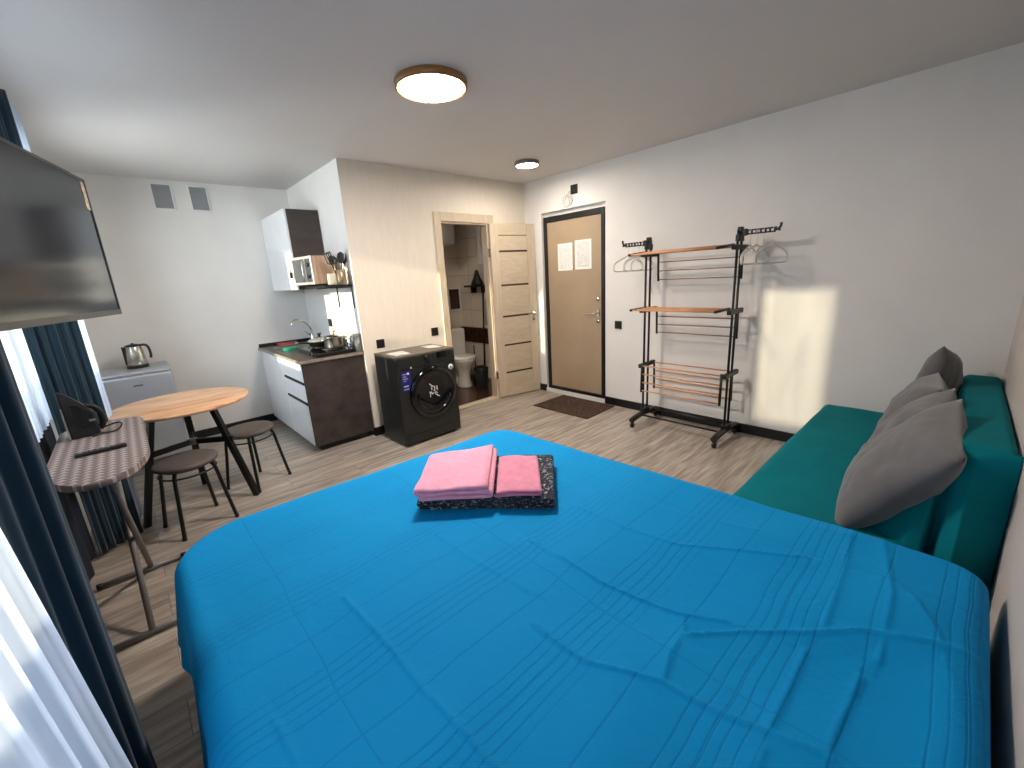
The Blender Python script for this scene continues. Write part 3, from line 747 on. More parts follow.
for z, h in ((.67, .006), (.65, .005), (.63, .006), (.612, .004)): g.box((-2.128, WF-.0025, z), (-2.128+random.uniform(.03, .055), WF-.001, z+h))
g.build('sticker_print', mat('pale_print', (170, 172, 200), .5), stk)
MB().lathe([(0, .003), (.011, .003), (.011, 0), (0, 0)], (-2.075, WF-.001, .675), 14, 'y').build('sticker_dot', 'white', stk); MB().lathe([(0, .003), (.008, .003), (.008, 0), (0, 0)], (-2.04, WF-.001, .722), 12, 'y').build('small_dot_sticker', 'white', t)
bd = MB().lathe([(0, .002), (.028, .002), (.028, 0), (0, 0)], (-1.622, WF, .655), 24, 'y').build('badge', 'white', t, 'round white guarantee badge')
MB().box((-1.628, WF-.004, .643), (-1.622, WF-.001, .668)).box((-1.622, WF-.004, .643), (-1.612, WF-.001, .648)).build('badge_mark', 'black', bd)
MB().lathe([(0, .002), (.012, .002), (.012, 0), (0, 0)], (-1.655, WF, .085), 14, 'y').build('filter_cap', 'black', t)
for x in (WL+.05, WR-.05):
    for y in (WF+.06, WB-.05): MB().lathe([(0, 0), (.022, 0), (.02, .022), (0, .022)], (x, y, 0), 12).build('foot', 'black', t)
def sheet(pts, z, h, m, name, lab, cat):
    return tag(MB().prism(pts, z, z+h).build(name, m), lab, cat)
sheet([(-2.125, -.275), (-1.965, -.27), (-1.985, -.47), (-2.13, -.475)], WZ, .003, 'leaf', 'leaflet', 'white leaflet on the left end of the washing machine top', 'leaflet')
sheet([(-1.72, -.2), (-1.60, -.24), (-1.615, -.42), (-1.735, -.37)], WZ, .003, 'leaf', 'leaflet', 'white leaflet on the right end of the washing machine top', 'leaflet')

# ------------------------------------------------------------------ sockets etc.
def socket(name, c, axis, lab, cat='socket', sz=.041, m='black'):
    mb = MB(); x, y, z = c
    t = thing(name, c, lab, cat)
    f = {'y': lambda a, b, d: (x+a, y-d, z+b), 'x': lambda a, b, d: (x-d, y+a, z+b)}[axis]
    mb.prism([(-sz, -sz), (sz, -sz), (sz, sz), (-sz, sz)], 0, .010, f, .003).build('plate', m, t)
    inner = MB()
    if cat == 'socket':
        nn = 20; inner.prism([(.021*math.cos(2*PI*k/nn), .021*math.sin(2*PI*k/nn)) for k in range(nn)], .008, .0115, f)
    else: inner.prism([(-.026, -.026), (.026, -.026), (.026, .026), (-.026, .026)], .008, .013, f, .002)
    inner.build('socket_face' if cat == 'socket' else 'rocker', 'black', t)
socket('wall_socket', (-2.038, 0, .895), 'y', 'black wall socket above the left end of the washing machine')
socket('wall_socket', (-1.421, 0, .932), 'y', 'black wall socket beside the bathroom door frame')
socket('light_switch', (0, -1.322, .893), 'x', 'black light switch right of the entrance door', 'light switch')
socket('wall_socket', (XP-.0016, .75, 1.085), 'x', 'black wall socket above the saucepan in the kitchen niche')
socket('junction_box', (0, -.764, 2.308), 'x', 'small black box above the entrance door', 'junction box', .046)
mb = MB(); lp = [(-.008, -.655+.045*math.cos(a)+.004*math.sin(3*a), 2.205+.06*math.sin(a)) for a in [2*PI*k/24 for k in range(24)]]
mb.tube(lp, .004, 6, closed=True); lp2 = [(-.012, -.69+.05*math.cos(a), 2.20+.05*math.sin(a)) for a in [2*PI*k/24 for k in range(24)]]
mb.tube(lp2, .004, 6, closed=True); mb.tube(smoothpath([(-.01, -.665, 2.262), (-.012, -.70, 2.29), (-.008, -.722, 2.30)]), .004, 6)
tag(mb.build('cable_loop', mat('pale_cable', (196, 190, 184), .5)), 'pale cable coiled in loops above the entrance door', 'cable')
# notices
tag(MB().box((.0065, -.716, 1.478), (.0078, -.502, 1.774)).build('paper_notice', 'notice1'), 'white paper notice taped to entrance door, left of the two', 'notice', 'notices on the entrance door')
tag(MB().box((.0065, -.975, 1.482), (.0078, -.752, 1.790)).build('paper_notice', 'notice2'), 'densely printed paper notice taped to entrance door, right of the two', 'notice', 'notices on the entrance door')
tag(MB().prism([(-.57, -.57), (-.045, -.57), (-.04, -1.31), (-.565, -1.335)], .0005, .010, bev=.003).build('doormat', 'mat'), 'dark brown doormat on the floor before the entrance door', 'doormat')
# ventilation grilles
for x0, x1, lab in ((-3.368, -3.226, 'grey ventilation grille on back wall, further from the kitchen cabinet'), (-3.087, -2.947, 'grey ventilation grille on back wall, closer to the kitchen cabinet')):
    t = thing('vent_grille', ((x0+x1)/2, DV, 2.245), lab, 'vent', 'ventilation grilles on the back wall')
    f = MB()
    for a, b in (((x0-.012, DV-.010, 2.235), (x0+.004, DV, 2.47)), ((x1-.004, DV-.010, 2.235), (x1+.012, DV, 2.47)), ((x0+.004, DV-.010, 2.235), (x1-.004, DV, 2.25)), ((x0+.004, DV-.010, 2.455), (x1-.004, DV, 2.47))): f.box(a, b, .003)
    f.build('frame', 'white', t)
    sl = MB().box((x0+.004, DV-.002, 2.25), (x1-.004, DV, 2.455))
    for k in range(13): sl.box((x0+.004, DV-.008, 2.252+k*.0156), (x1-.004, DV-.002, 2.262+k*.0156), rot=Matrix.Rotation(.5, 3, 'X'))
    sl.build('louvres', 'grille', t)

# ------------------------------------------------------------------ kitchen
t = thing('kitchen_base_cabinet', (-2.5, .73, 0), 'kitchen base cabinet with glossy white fronts and dark brown end panel', 'cabinet')
KX, KY0, KY1 = -2.768, .018, DV-.003
MB().box((KX+.02, KY0+.018, .1), (XP-.004, KY1, .82)).build('carcass', 'mwood', t)
MB().box((KX, KY0, .055), (XP-.004, KY0+.018, .82), .002).build('end_panel', 'brownpan', t)
MB().box((KX+.05, KY0+.03, 0), (XP-.05, KY1, .1)).build('plinth', 'black', t)
for z0, z1 in ((.652, .816), (.468, .627), (.06, .443)):
    d = MB().box((KX, KY0+.021, z0), (KX+.018, .62, z1), .003).build('drawer', 'gloss', t)
    if z0 < .6: MB().box((KX-.006, KY0+.021, z1), (KX+.012, .62, z1+.022), .003).build('handle', 'black', d)
d = MB().box((KX, .624, .06), (KX+.018, KY1-.005, .816), .003).build('door', 'gloss', t)
tw = thing('worktop', (-2.5, .73, .82), 'dark stone effect worktop over the white kitchen cabinet', 'worktop')
MB().box((-2.783, .004, .821), (XP-.004, DV-.003, .850), .003).build('slab', 'wtop', tw)
MB().box((-2.783, .001, .822), (XP-.004, .004, .849)).box((-2.786, .001, .822), (-2.783, DV-.003, .849)).build('edge_band', 'wedge', tw)
MB().box((-2.775, DV-.018, .851), (XP-.02, DV-.003, .885), .003).build('upstand', 'black', tw)
MB().box((XP-.018, .03, .851), (XP-.004, DV-.018, .878), .003).build('upstand', 'black', tw)
tk = thing('kitchen_sink', (-2.5, 1.08, .85), 'round inset steel sink at the far end of the worktop', 'sink')
MB().lathe([(.205, .0), (.215, .004), (.205, .007), (.19, .004), (.185, -.001)], (-2.5, 1.08, .851), 40).build('rim', 'steel', tk)
MB().lathe([(.186, .0025), (.16, .001), (.03, .0008), (0, .0008)], (-2.5, 1.08, .851), 40).build('basin', mat('sink_basin', (96, 94, 92), .3, metal=.9), tk)
ta = thing('kitchen_tap', (-2.27, 1.2, .85), 'chrome gooseneck kitchen tap beside the sink', 'tap')
MB().lathe([(0, 0), (.028, 0), (.026, .01), (.021, .016), (.021, .09), (.017, .10), (0, .10)], (-2.275, 1.2, .852), 20).build('body', 'chrome', ta)
MB().tube(smoothpath([(-2.275, 1.2, .95), (-2.275, 1.2, 1.02), (-2.33, 1.2, 1.095), (-2.40, 1.2, 1.122), (-2.455, 1.2, 1.11), (-2.472, 1.2, 1.075)], 3), .0105, 10).build('spout', 'chrome', ta)
MB().tube([(-2.285, 1.2, .93), (-2.35, 1.185, .985)], [.01, .006], 8).build('lever', 'chrome', ta)
th = thing('cooktop', (-2.45, .33, .85), 'black two ring cooktop on the worktop under the pots', 'cooktop')
MB().box((-2.625, .035, .851), (-2.235, .58, .885), .006, 3).build('body', 'black', th)
MB().box((-2.62, .04, .8852), (-2.24, .575, .8885), .002).build('glass_top', 'blkglass', th)
for y in (.2, .46): MB().lathe([(0, .0), (.095, .0), (.098, .005), (.09, .008), (0, .008)], (-2.42, y, .8886), 32).build('hotplate', 'black', th)
for y in (.12, .2): MB().lathe([(0, .012), (.014, .012), (.016, 0), (0, 0)], (-2.625, y, .868), 14, 'x', Matrix.Rotation(PI, 3, 'Z')).build('knob', 'black', th)
tp = thing('saucepan', (-2.39, .2, .905), 'steel saucepan with lid and side handles on the cooktop, nearest the camera', 'saucepan')
pc = (-2.39, .20, .8975)
MB().lathe([(0, 0), (.085, 0), (.092, .006), (.095, .02), (.095, .098), (.100, .103), (.097, .105), (.091, .10), (.09, .01), (0, .008)], pc, 40).build('pot_body', 'steel', tp)
ld = MB().lathe([(.096, .107), (.09, .113), (.05, .122), (.0, .126)], pc, 40).build('lid', 'steel', tp)
MB().lathe([(0, .16), (.014, .158), (.018, .15), (.008, .138), (.008, .122), (0, .122)], pc, 16).build('knob', 'tanp', ld)
for s in (-1, 1):
    MB().tube(smoothpath([(pc[0]+s*.094, pc[1]-.03, pc[2]+.08), (pc[0]+s*.125, pc[1]-.025, pc[2]+.085), (pc[0]+s*.125, pc[1]+.025, pc[2]+.085), (pc[0]+s*.094, pc[1]+.03, pc[2]+.08)]), .006, 8).build('handle', 'chrome', tp)
tp = thing('frying_pan', (-2.44, .47, .905), 'black lidded frying pan on the cooktop behind the steel saucepan', 'frying pan')
pc = (-2.44, .45, .8975)
MB().lathe([(0, 0), (.085, 0), (.10, .01), (.115, .05), (.118, .052), (.112, .05), (.098, .014), (0, .006)], pc, 40).build('pan_body', 'black', tp)
ld = MB().lathe([(.114, .053), (.105, .064), (.05, .085), (0, .09)], pc, 40).build('lid', mat('grey_glass_lid', (120, 124, 124), .12), tp)
MB().lathe([(0, .13), (.02, .128), (.022, .118), (.01, .108), (.01, .088), (0, .088)], pc, 16).build('knob', 'black', ld)
MB().tube([(-2.548, .44, .94), (-2.61, .47, .95), (-2.67, .50, .953)], [.007, .010, .011], 8).build('handle', 'black', tp)
tp = thing('steel_mug', (-2.30, .10, .85), 'small bright steel mug between the saucepan and the grey canister', 'mug')
pc = (-2.282, .10, .8887)
MB().lathe([(0, 0), (.036, 0), (.038, .004), (.038, .082), (.036, .084), (.034, .08), (.034, .006), (0, .006)], pc, 28).build('mug_body', 'chrome', tp)
MB().tube(smoothpath([(pc[0]-.037, pc[1]-.005, pc[2]+.065), (pc[0]-.062, pc[1]-.012, pc[2]+.06), (pc[0]-.062, pc[1]-.012, pc[2]+.03), (pc[0]-.037, pc[1]-.005, pc[2]+.02)]), .004, 8).build('handle', 'black', tp)
tp = thing('canister', (-2.236, .075, .85), 'tall grey steel canister by the end of the worktop', 'canister')
MB().lathe([(0, 0), (.028, 0), (.03, .004), (.03, .135), (0, .135)], (-2.243, .04, .851), 28).build('canister_body', mat('grey_steel', (128, 126, 124), .35, metal=.6), tp)
MB().lathe([(.031, .135), (.031, .155), (.024, .166), (0, .168)], (-2.243, .04, .851), 28).build('lid', mat('grey_lid', (118, 116, 114), .4), tp)
mb = MB().prism([(.065*math.cos(a)*(1+.12*math.cos(2*a)), .05*math.sin(a)) for a in [2*PI*k/24 for k in range(24)]], 0, .032, lambda a, b, c: (-2.635+a, .80+b, .8515+c), .006)
tag(mb.build('scrubbing_sponge', 'greenp'), 'green scrubbing sponge on the worktop in front of the sink', 'sponge')
mb = MB().box((-2.60, 1.325, .8515), (-2.40, 1.42, .872), .006)
tag(mb.build('red_tray', 'redp'), 'red shallow tray lying behind the sink', 'tray')
# upper cabinet
t = thing('wall_cabinet', (-2.36, 1.02, 1.44), 'white fronted wall cabinet with dark wooden side in the kitchen corner', 'cabinet')
MB().box((-2.50, .603, 1.442), (XP-.003, DV-.003, 2.172), .002).build('carcass', 'mwood', t)
MB().box((-2.52, .601, 1.440), (-2.502, DV-.003, 2.174), .003).build('door', 'gloss', t)
t = thing('wall_shelf', (-2.33, .3, 1.44), 'black wall shelf carrying the microwave and utensils', 'shelf')
MB().box((-2.45, .03, 1.444), (XP-.003, .598, 1.468), .003).build('board', 'black', t)
for y in (.06, .42):
    MB().box((XP-.010, y-.008, 1.25), (XP-.003, y+.008, 1.444), .002).box((-2.40, y-.006, 1.436), (XP-.01, y+.006, 1.4435)).build('bracket', 'blackm', t)
# microwave (rotated a little)
t = thing('microwave', (-2.37, .41, 1.47), 'silver compact microwave on the black wall shelf', 'microwave')
mm = Matrix.Translation((-2.472, .235, 1.469)) @ Matrix.Rotation(math.radians(9.5), 4, 'Z')   # local: +y along front, +x into depth
def mw(mb): return mb.move(mm)
mw(MB().box((0.012, 0, .012), (.235, .345, .262), .005)).build('body', 'tray', t, 'sides reflecting warm wood')  # wood grain colour imitates a reflection in the silver side
fc = mw(MB().box((-.004, 0, .012), (.012, .345, .262), .004)).build('front_frame', mat('silver_front', (196, 194, 190), .35, metal=.5), t)
mw(MB().box((-.010, .125, .035), (-.003, .335, .240), .003)).build('door', mat('smoked_glass', (72, 74, 78), .15), t)
mw(MB().box((-.008, .012, .035), (-.003, .10, .240), .003)).build('control_panel', mat('panel_grey', (58, 62, 68), .3), t)
for z in (.085, .185): mw(MB().lathe([(0, -.018), (.017, -.018), (.02, 0), (0, 0)], (-.007, .05, z), 18, 'x')).build('knob', 'black', t)
mw(MB().tube(smoothpath([(-.012, .115, .05), (-.032, .115, .05), (-.032, .115, .225), (-.012, .115, .225)], 1), .006, 8)).build('handle', 'chrome', t)
for x in (.03, .2):
    for y in (.03, .31): mw(MB().lathe([(0, 0), (.012, 0), (.012, .013), (0, .013)], (x, y, 0), 10)).build('foot', 'black', t)
mb = MB().tube(smoothpath([(-2.535, .61, 1.70), (-2.54, .60, 1.64), (-2.54, .60, 1.60)]), .003, 6).box((-2.552, .587, 1.565), (-2.528, .603, 1.60), .005)
mb = MB().tube(smoothpath([(-2.526, .63, 1.735), (-2.54, .63, 1.72), (-2.545, .63, 1.66), (-2.542, .63, 1.60)]), .003, 6).box((-2.555, .617, 1.55), (-2.530, .643, 1.605), .006)
tag(mb.build('power_plug', 'black'), 'black plug hanging on a short cord left of the microwave', 'plug')
# utensils
tag(MB().lathe([(0, 0), (.036, 0), (.04, .01), (.038, .09), (.034, .096), (.032, .09), (.034, .01), (0, .008)], (-2.36, .10, 1.469), 24).build('storage_jar', 'cream'), 'cream jar on the wall shelf between the microwave and the utensil holder', 'jar')
hc = Vector((-2.285, .085, 1.469))
tag(MB().lathe([(0, 0), (.044, 0), (.046, .004), (.046, .125), (.043, .127), (.042, .12), (.042, .006), (0, .006)], hc, 28).build('utensil_holder', 'tanp'), 'round steel utensil holder on the near end of the wall shelf', 'holder')
def utensil(name, off, lean, kind, lab, sc=1.0):
    t = thing(name, hc+Vector((off[0], off[1], .01)), lab, 'kitchen utensil', 'kitchen utensils in the holder')
    d = Vector((lean[0], lean[1], 1)).normalized(); a = hc+Vector((off[0], off[1], .012)); L = .17
    side = d.cross(Vector((-.75, -.66, 0))).normalized()     # broad face looks towards the room
    nrm = side.cross(d).normalized(); e = a+d*L
    MB().tube([a, a+d*L*.5, e], [.006, .0055, .005], 8).build('handle', 'tanp' if kind == 'whisk' else 'black', t)
    h = MB()
    f = lambda x, y, z: e+side*x*sc+d*y*sc+nrm*z*sc
    if kind == 'ladle': h.lathe([(0, -.02), (.02, -.018), (.036, -.004), (.040, .012), (.036, .012), (.03, 0), (0, -.014)], e+d*.03, 20, mtx=Matrix((side, d, nrm)).transposed())
    elif kind == 'spoon': h.prism([(.034*math.cos(q), .045+.048*math.sin(q)) for q in [2*PI*k/20 for k in range(20)]], -.004, .004, f, .003)
    elif kind == 'turner':
        for x0 in (-.034, -.014, .006, .026): h.prism([(x0, .012), (x0+.009, .012), (x0+.009, .09), (x0, .09)], -.0025, .0025, f)
        h.prism([(-.034, .09), (.035, .09), (.035, .105), (-.034, .105)], -.0025, .0025, f); h.prism([(-.006, -.005), (.006, -.005), (.035, .013), (-.034, .013)], -.0025, .0025, f)
    elif kind == 'whisk':
        for k in range(5):
            q = PI*k/5; u_ = (math.cos(q), math.sin(q))
            h.tube(smoothpath([f(0, -.01, 0), f(.028*u_[0], .035, .028*u_[1]), f(.02*u_[0], .08, .02*u_[1]), f(0, .09, 0), f(-.02*u_[0], .08, -.02*u_[1]), f(-.028*u_[0], .035, -.028*u_[1]), f(0, -.01, 0)]), .0022, 5)
    elif kind == 'fork':
        h.prism([(-.006, -.005), (.006, -.005), (.026, .03), (-.026, .03)], -.003, .003, f)
        for x0 in (-.026, -.009, .008, .02): h.prism([(x0, .03), (x0+.006, .03), (x0+.006, .09), (x0, .09)], -.003, .003, f)
    h.build('head', 'black', t)
utensil('skimmer_spoon', (-.018, -.01), (-.30, .03), 'turner', 'black slotted turner leaning left in the utensil holder, nearest the microwave')
utensil('soup_ladle', (-.004, .014), (-.12, .16), 'ladle', 'black round soup ladle in the middle of the utensil holder', 1.1)
utensil('serving_spoon', (.006, -.012), (.05, -.03), 'spoon', 'black oval serving spoon upright in the utensil holder', 1.05)
utensil('pasta_fork', (.018, .006), (.20, .05), 'fork', 'black pronged pasta fork leaning to the right wall side of the holder')
utensil('wire_whisk', (-.02, .012), (-.22, -.08), 'whisk', 'dark balloon whisk leaning toward the cream jar', .8)

# ------------------------------------------------------------------ fridge, kettle
t = thing('small_fridge', (-3.83, 1.1, 0), 'small silver fridge against the back wall behind the round table', 'fridge')
FX0, FX1, FY0, FY1, FZ = -4.06, -3.588, .845, 1.40, .85
MB().box((FX0, FY0+.065, .03), (FX1, FY1, FZ-.025), .012, 3).build('body', 'fridged', t)
MB().box((FX0-.002, FY0+.012, FZ-.0255), (FX1+.002, FY1, FZ), .010, 3).build('top_panel', 'fridge', t)
d = MB().box((FX0, FY0, .07), (FX1, FY0+.058, FZ-.027), .018, 4).build('door', 'fridge', t)
MB().box((-3.86, FY0-.002, .735), (-3.80, FY0+.002, .744), .001).build('badge', 'darkgrey', d)
MB().box((FX1-.014, FY0-.016, .35), (FX1-.002, FY0+.004, .62), .004).build('handle', 'fridged', d)
for x in (FX0+.05, FX1-.05):
    for y in (FY0+.12, FY1-.06): MB().lathe([(0, 0), (.02, 0), (.018, .032), (0, .032)], (x, y, 0), 12).build('foot', 'black', t)
t = thing('electric_kettle', (-3.795, 1.17, .85), 'steel electric kettle with black base and handle on the fridge', 'kettle')
kc = (-3.795, 1.17, .851)
MB().lathe([(0, 0), (.075, 0), (.078, .005), (.076, .022), (0, .024)], kc, 32).build('power_base', 'black', t)
MB().lathe([(0, .024), (.070, .024), (.073, .03), (.066, .12), (.058, .185), (.056, .19), (0, .19)], kc, 32).build('kettle_body', 'steel', t)
MB().lathe([(.057, .19), (.055, .200), (.03, .208), (0, .209)], kc, 28).lathe([(0, .206), (.01, .206), (.012, .216), (0, .22)], kc, 12).build('lid', 'black', t)
MB().tube(smoothpath([(kc[0]+.052, kc[1]-.01, kc[2]+.192), (kc[0]+.098, kc[1]-.018, kc[2]+.19), (kc[0]+.108, kc[1]-.02, kc[2]+.15), (kc[0]+.10, kc[1]-.018, kc[2]+.075), (kc[0]+.09, kc[1]-.016, kc[2]+.05)]), [.012]*3+[.011]*20, 10).build('handle', 'black', t) if False else MB().tube(smoothpath([(kc[0]+.045, kc[1]-.01, kc[2]+.195), (kc[0]+.085, kc[1]-.018, kc[2]+.198), (kc[0]+.104, kc[1]-.02, kc[2]+.17), (kc[0]+.108, kc[1]-.018, kc[2]+.10), (kc[0]+.10, kc[1]-.016, kc[2]+.075)]), .0105, 10).build('handle', 'black', t)
MB().prism([(-.05, .13), (-.082, .185), (-.078, .192), (-.045, .19)], -.018, .018, lambda a, b, c: (kc[0]+a, kc[1]+c, kc[2]+b), .004).box((kc[0]-.078, kc[1]-.02, kc[2]+.03), (kc[0]-.062, kc[1]+.012, kc[2]+.185), .004).build('spout', 'black', t)

# ------------------------------------------------------------------ table & stools
TC = Vector((-3.63, -.25, 0)); TZ = .75
t = thing('round_table', TC, 'round oak topped table on three slanted black legs', 'table')
R_ = .39
MB().lathe([(0, 0), (R_-.012, 0), (R_, .008), (R_, .018), (R_-.004, .022), (0, .022)], TC+Vector((0, 0, TZ-.022)), 72).build('tabletop', 'table', t)
feet = [(-3.975, -.365), (-3.352, -.440), (-3.60, .10)]
hub = Vector((-3.625, -.235, .455))
for fx, fy in feet:
    dv = Vector((fx, fy, 0))-TC; top = TC+dv*.50+Vector((0, 0, TZ-.022)); bot = Vector((fx, fy, 0)); ax = (top-bot).normalized(); sd_ = ax.cross(dv).normalized(); n_ = sd_.cross(ax)
    mb = MB(); hw, hd_ = .021, .016
    A = [bot+sd_*a+n_*b for a, b in ((-hw, -hd_), (hw, -hd_), (hw, hd_), (-hw, hd_))]
    for v in A: v.z = 0
    Bq = [top+sd_*a+n_*b for a, b in ((-hw, -hd_), (hw, -hd_), (hw, hd_), (-hw, hd_))]
    for v in Bq: v.z = TZ-.022
    va = [mb.b.verts.new(v) for v in A]; vb = [mb.b.verts.new(v) for v in Bq]
    mb.b.faces.new(va); mb.b.faces.new(vb)
    for i in range(4): mb.b.faces.new((va[i], va[(i+1) % 4], vb[(i+1) % 4], vb[i]))
    mb.build('leg', 'blackm', t)
    k = (TZ-.022-hub.z)/(TZ-.022); m_ = top+(bot-top)*k; dr_ = (m_-hub); dr_.z = 0; L = dr_.length; dr_.normalize()
    MB().box((0, -.009, -.019), (L+.035, .009, .019), .002).move(Matrix.Translation(hub) @ Matrix.Rotation(math.atan2(dr_.y, dr_.x), 4, 'Z')).build('brace', 'blackm', t)
MB().lathe([(0, -.02), (.03, -.02), (.03, .02), (0, .02)], hub, 6).build('hub', 'greyp', t)
def stool(c, rz, lab):
    t = thing('round_stool', c, lab, 'stool', 'stools at the round table'); c = Vector(c); zs = .46
    MB().lathe([(0, -.022), (.160, -.022), (.170, -.015), (.172, -.004), (.163, .008), (.12, .014), (0, .017)], c+Vector((0, 0, zs-.017)), 48).build('seat', 'seatb', t)
    MB().tube([c+Vector((.150*math.cos(a), .150*math.sin(a), zs-.085)) for a in [2*PI*k/40 for k in range(40)]], .006, 8, closed=True).build('ring', 'blackm', t)
    MB().tube([c+Vector((.135*math.cos(a), .135*math.sin(a), zs-.046)) for a in [2*PI*k/40 for k in range(40)]], .007, 8, closed=True).build('seat_ring', 'blackm', t)
    for k in range(4):
        a = rz+PI/4+k*PI/2; d = Vector((math.cos(a), math.sin(a), 0))
        pts = smoothpath([c+d*.10+Vector((0, 0, zs-.043)), c+d*.138+Vector((0, 0, zs-.047)), c+d*.158+Vector((0, 0, zs-.085)), c+d*.172+Vector((0, 0, .26)), c+d*.21+Vector((0, 0, .012))])
        l = MB().tube(pts, .011, 10).build('leg', 'blackm', t)
        MB().lathe([(0, 0), (.013, 0), (.012, .022), (0, .022)], c+d*.211, 10).build('foot_cap', 'black', l)
    return t
stool((-3.705, -.578, 0), math.radians(14.4), 'round taupe seated stool between the table leg and the bed')
stool((-3.283, -.215, 0), math.radians(-31+45+18), 'round taupe seated stool on the kitchen cabinet side of the table')

# ------------------------------------------------------------------ ironing board, iron, remote
t = thing('ironing_board', (-4.0, -1.2, 0), 'folding ironing board with patterned taupe cover beside the window curtain', 'ironing board')
BZ = .80; xl, xr, yb, yn = -4.168, -3.842, -.65, -1.712
out = []
cxm = (xl+xr)/2
out += [(xr-.045, yb), (xl+.05, yb), (xl+.01, yb-.04), (xl, yb-.10)]
nn = 24
for i in range(nn+1):
    a = PI+PI*i/nn; out.append((cxm+(xr-xl)/2*math.cos(a), yn+.36+ (.36)*math.sin(a)*(1 if True else 0)))
out += [(xr, yb-.10), (xr-.008, yb-.03)]
MB().prism(out[::-1], BZ-.028, BZ, bev=.009, seg=3).build('cover', 'board', t)
MB().box((cxm-.06, -1.5, BZ-.052), (cxm-.04, -.7, BZ-.03), .004).box((cxm+.04, -1.5, BZ-.052), (cxm+.06, -.7, BZ-.03), .004).build('under_rail', 'greyp', t)
lgm = mat('grey_leg_paint', (128, 124, 122), .4, metal=.3)
for fy, ty, fx0, fx1, dx in ((-1.565, -.80, -4.15, -3.80, .0), (-.975, -1.60, -4.185, -3.835, .022)):
    lg = MB().tube([(-4.0+dx, fy, .03), (-4.0+dx, ty, BZ-.05)], .0125, 10).build('leg', lgm, t)
    fb = MB().tube([(fx0, fy, .021), (fx1, fy, .021)], .0125, 10).build('foot_bar', lgm, t)
    for x in (fx0, fx1): MB().tube([(x-.012, fy, .021), (x+.012, fy, .021)], .016, 10).build('foot_cap', 'black', fb)
# steam iron upright on its heel, soleplate to the window
t = thing('steam_iron', (-4.06, -.9, BZ), 'black steam iron standing on its heel on the ironing board', 'iron')
IX, IY = -4.125, -.90
def ironp(u, h): return u, h
hs = [(0, .052), (.05, .055), (.11, .050), (.16, .038), (.20, .022), (.235, .006)]
poly = [(w_, h) for h, w_ in hs]+[(-w_, h) for h, w_ in hs[::-1]]
ia = math.radians(6)
im = Matrix.Translation((IX, IY, BZ+.0005)) @ Matrix.Rotation(ia, 4, 'Z')
MB().prism(poly, 0, .006, lambda a, b, c: (c, a, b)).move(im).build('soleplate', 'chrome', t)
ib = MB().prism([(.0065, .0), (.112, .0), (.116, .03), (.112, .115), (.085, .155), (.045, .205), (.018, .234), (.0065, .236)], -.046, .046, lambda a, b, c: (a, c*(1-.72*max(0, b-.06)/.18), b), .008, 3)
ib.move(im).build('iron_body', 'black', t)
MB().prism([(.03, .05), (.1, .05), (.098, .11), (.06, .16), (.03, .16)], -.048, .048, lambda a, b, c: (a, c*(1-.72*max(0, b-.06)/.18), b), .004).move(im).build('water_tank', 'blkglass', t)
MB().tube(smoothpath([(.088, 0, .15), (.118, 0, .14), (.138, 0, .10), (.138, 0, .05), (.118, 0, .02)]), .013, 10).move(im).build('handle', 'black', t)
MB().box((.085, -.0495, .075), (.11, -.0465, .086)).move(im).build('badge', 'greyp', t)
cp_ = [im @ Vector(p) for p in [(.125, 0, .02), (.15, -.01, .03), (.185, -.03, .04), (.20, -.06, .035), (.175, -.085, .010), (.14, -.07, .006), (.11, -.05, .006), (.08, -.09, .006)]]
MB().tube(smoothpath(cp_, 3), .004, 8).build('cord', 'black', t)
t = thing('remote_control', (-4.0, -1.28, BZ), 'thin black remote control on the ironing board', 'remote control')
rm = Matrix.Translation((-4.0, -1.285, BZ)) @ Matrix.Rotation(math.radians(1), 4, 'Z')
MB().box((-.085, -.02, .001), (.085, .02, .017), .006, 3).move(rm).build('body', 'black', t)
g = MB()
for k in range(7):
    for j in (-1, 0, 1): g.box((-.07+k*.018, j*.010-.003, .0172), (-.06+k*.018, j*.010+.003, .0185))
g.move(rm).build('buttons', 'greyp', t)

# ------------------------------------------------------------------ TV
t = thing('television', (-3.94, -1.64, 1.40), 'large switched off flat television turned out from the wall on an arm', 'television')
pR = Vector((-3.808, -1.18, 0)); dT = Vector((.27652862, .96100568, 0)).normalized(); TW, Z0, Z1 = .97, 1.388, 1.955
nT = Vector((dT.y, -dT.x, 0))
tm = Matrix(((dT.x, -nT.x, 0, pR.x), (dT.y, -nT.y, 0, pR.y), (0, 0, 1, 0), (0, 0, 0, 1)))   # local x along width (0 = far edge), +y behind
MB().box((-TW, .004, Z0), (0, .035, Z1), .006).move(tm).build('casing', 'black', t)
bz = MB(); e = .010
for a, b in (((-TW, -.004, Z0), (0, .004, Z0+.022)), ((-TW, -.004, Z1-e), (0, .004, Z1)), ((-TW, -.004, Z0+.022), (-TW+e, .004, Z1-e)), ((-e, -.004, Z0+.022), (0, .004, Z1-e))): bz.box(a, b)
bz.move(tm).build('bezel', mat('tv_bezel', (34, 35, 38), .35), t)
MB().box((-TW+e, -.001, Z0+.022), (-e, .003, Z1-e)).move(tm).build('screen', mat('tv_screen', (30, 32, 40), .14, var=.12, nscale=3, spec=.28), t)
MB().box((-.045, -.0025, Z1-.125), (-.014, -.001, Z1-.014)).move(tm).build('sticker', mat('sticker_paper', (200, 176, 150), .6, var=.35, nscale=60), t, 'pale printed sticker in the screen corner')
mid = tm @ Vector((-TW/2, .035, 1.68))
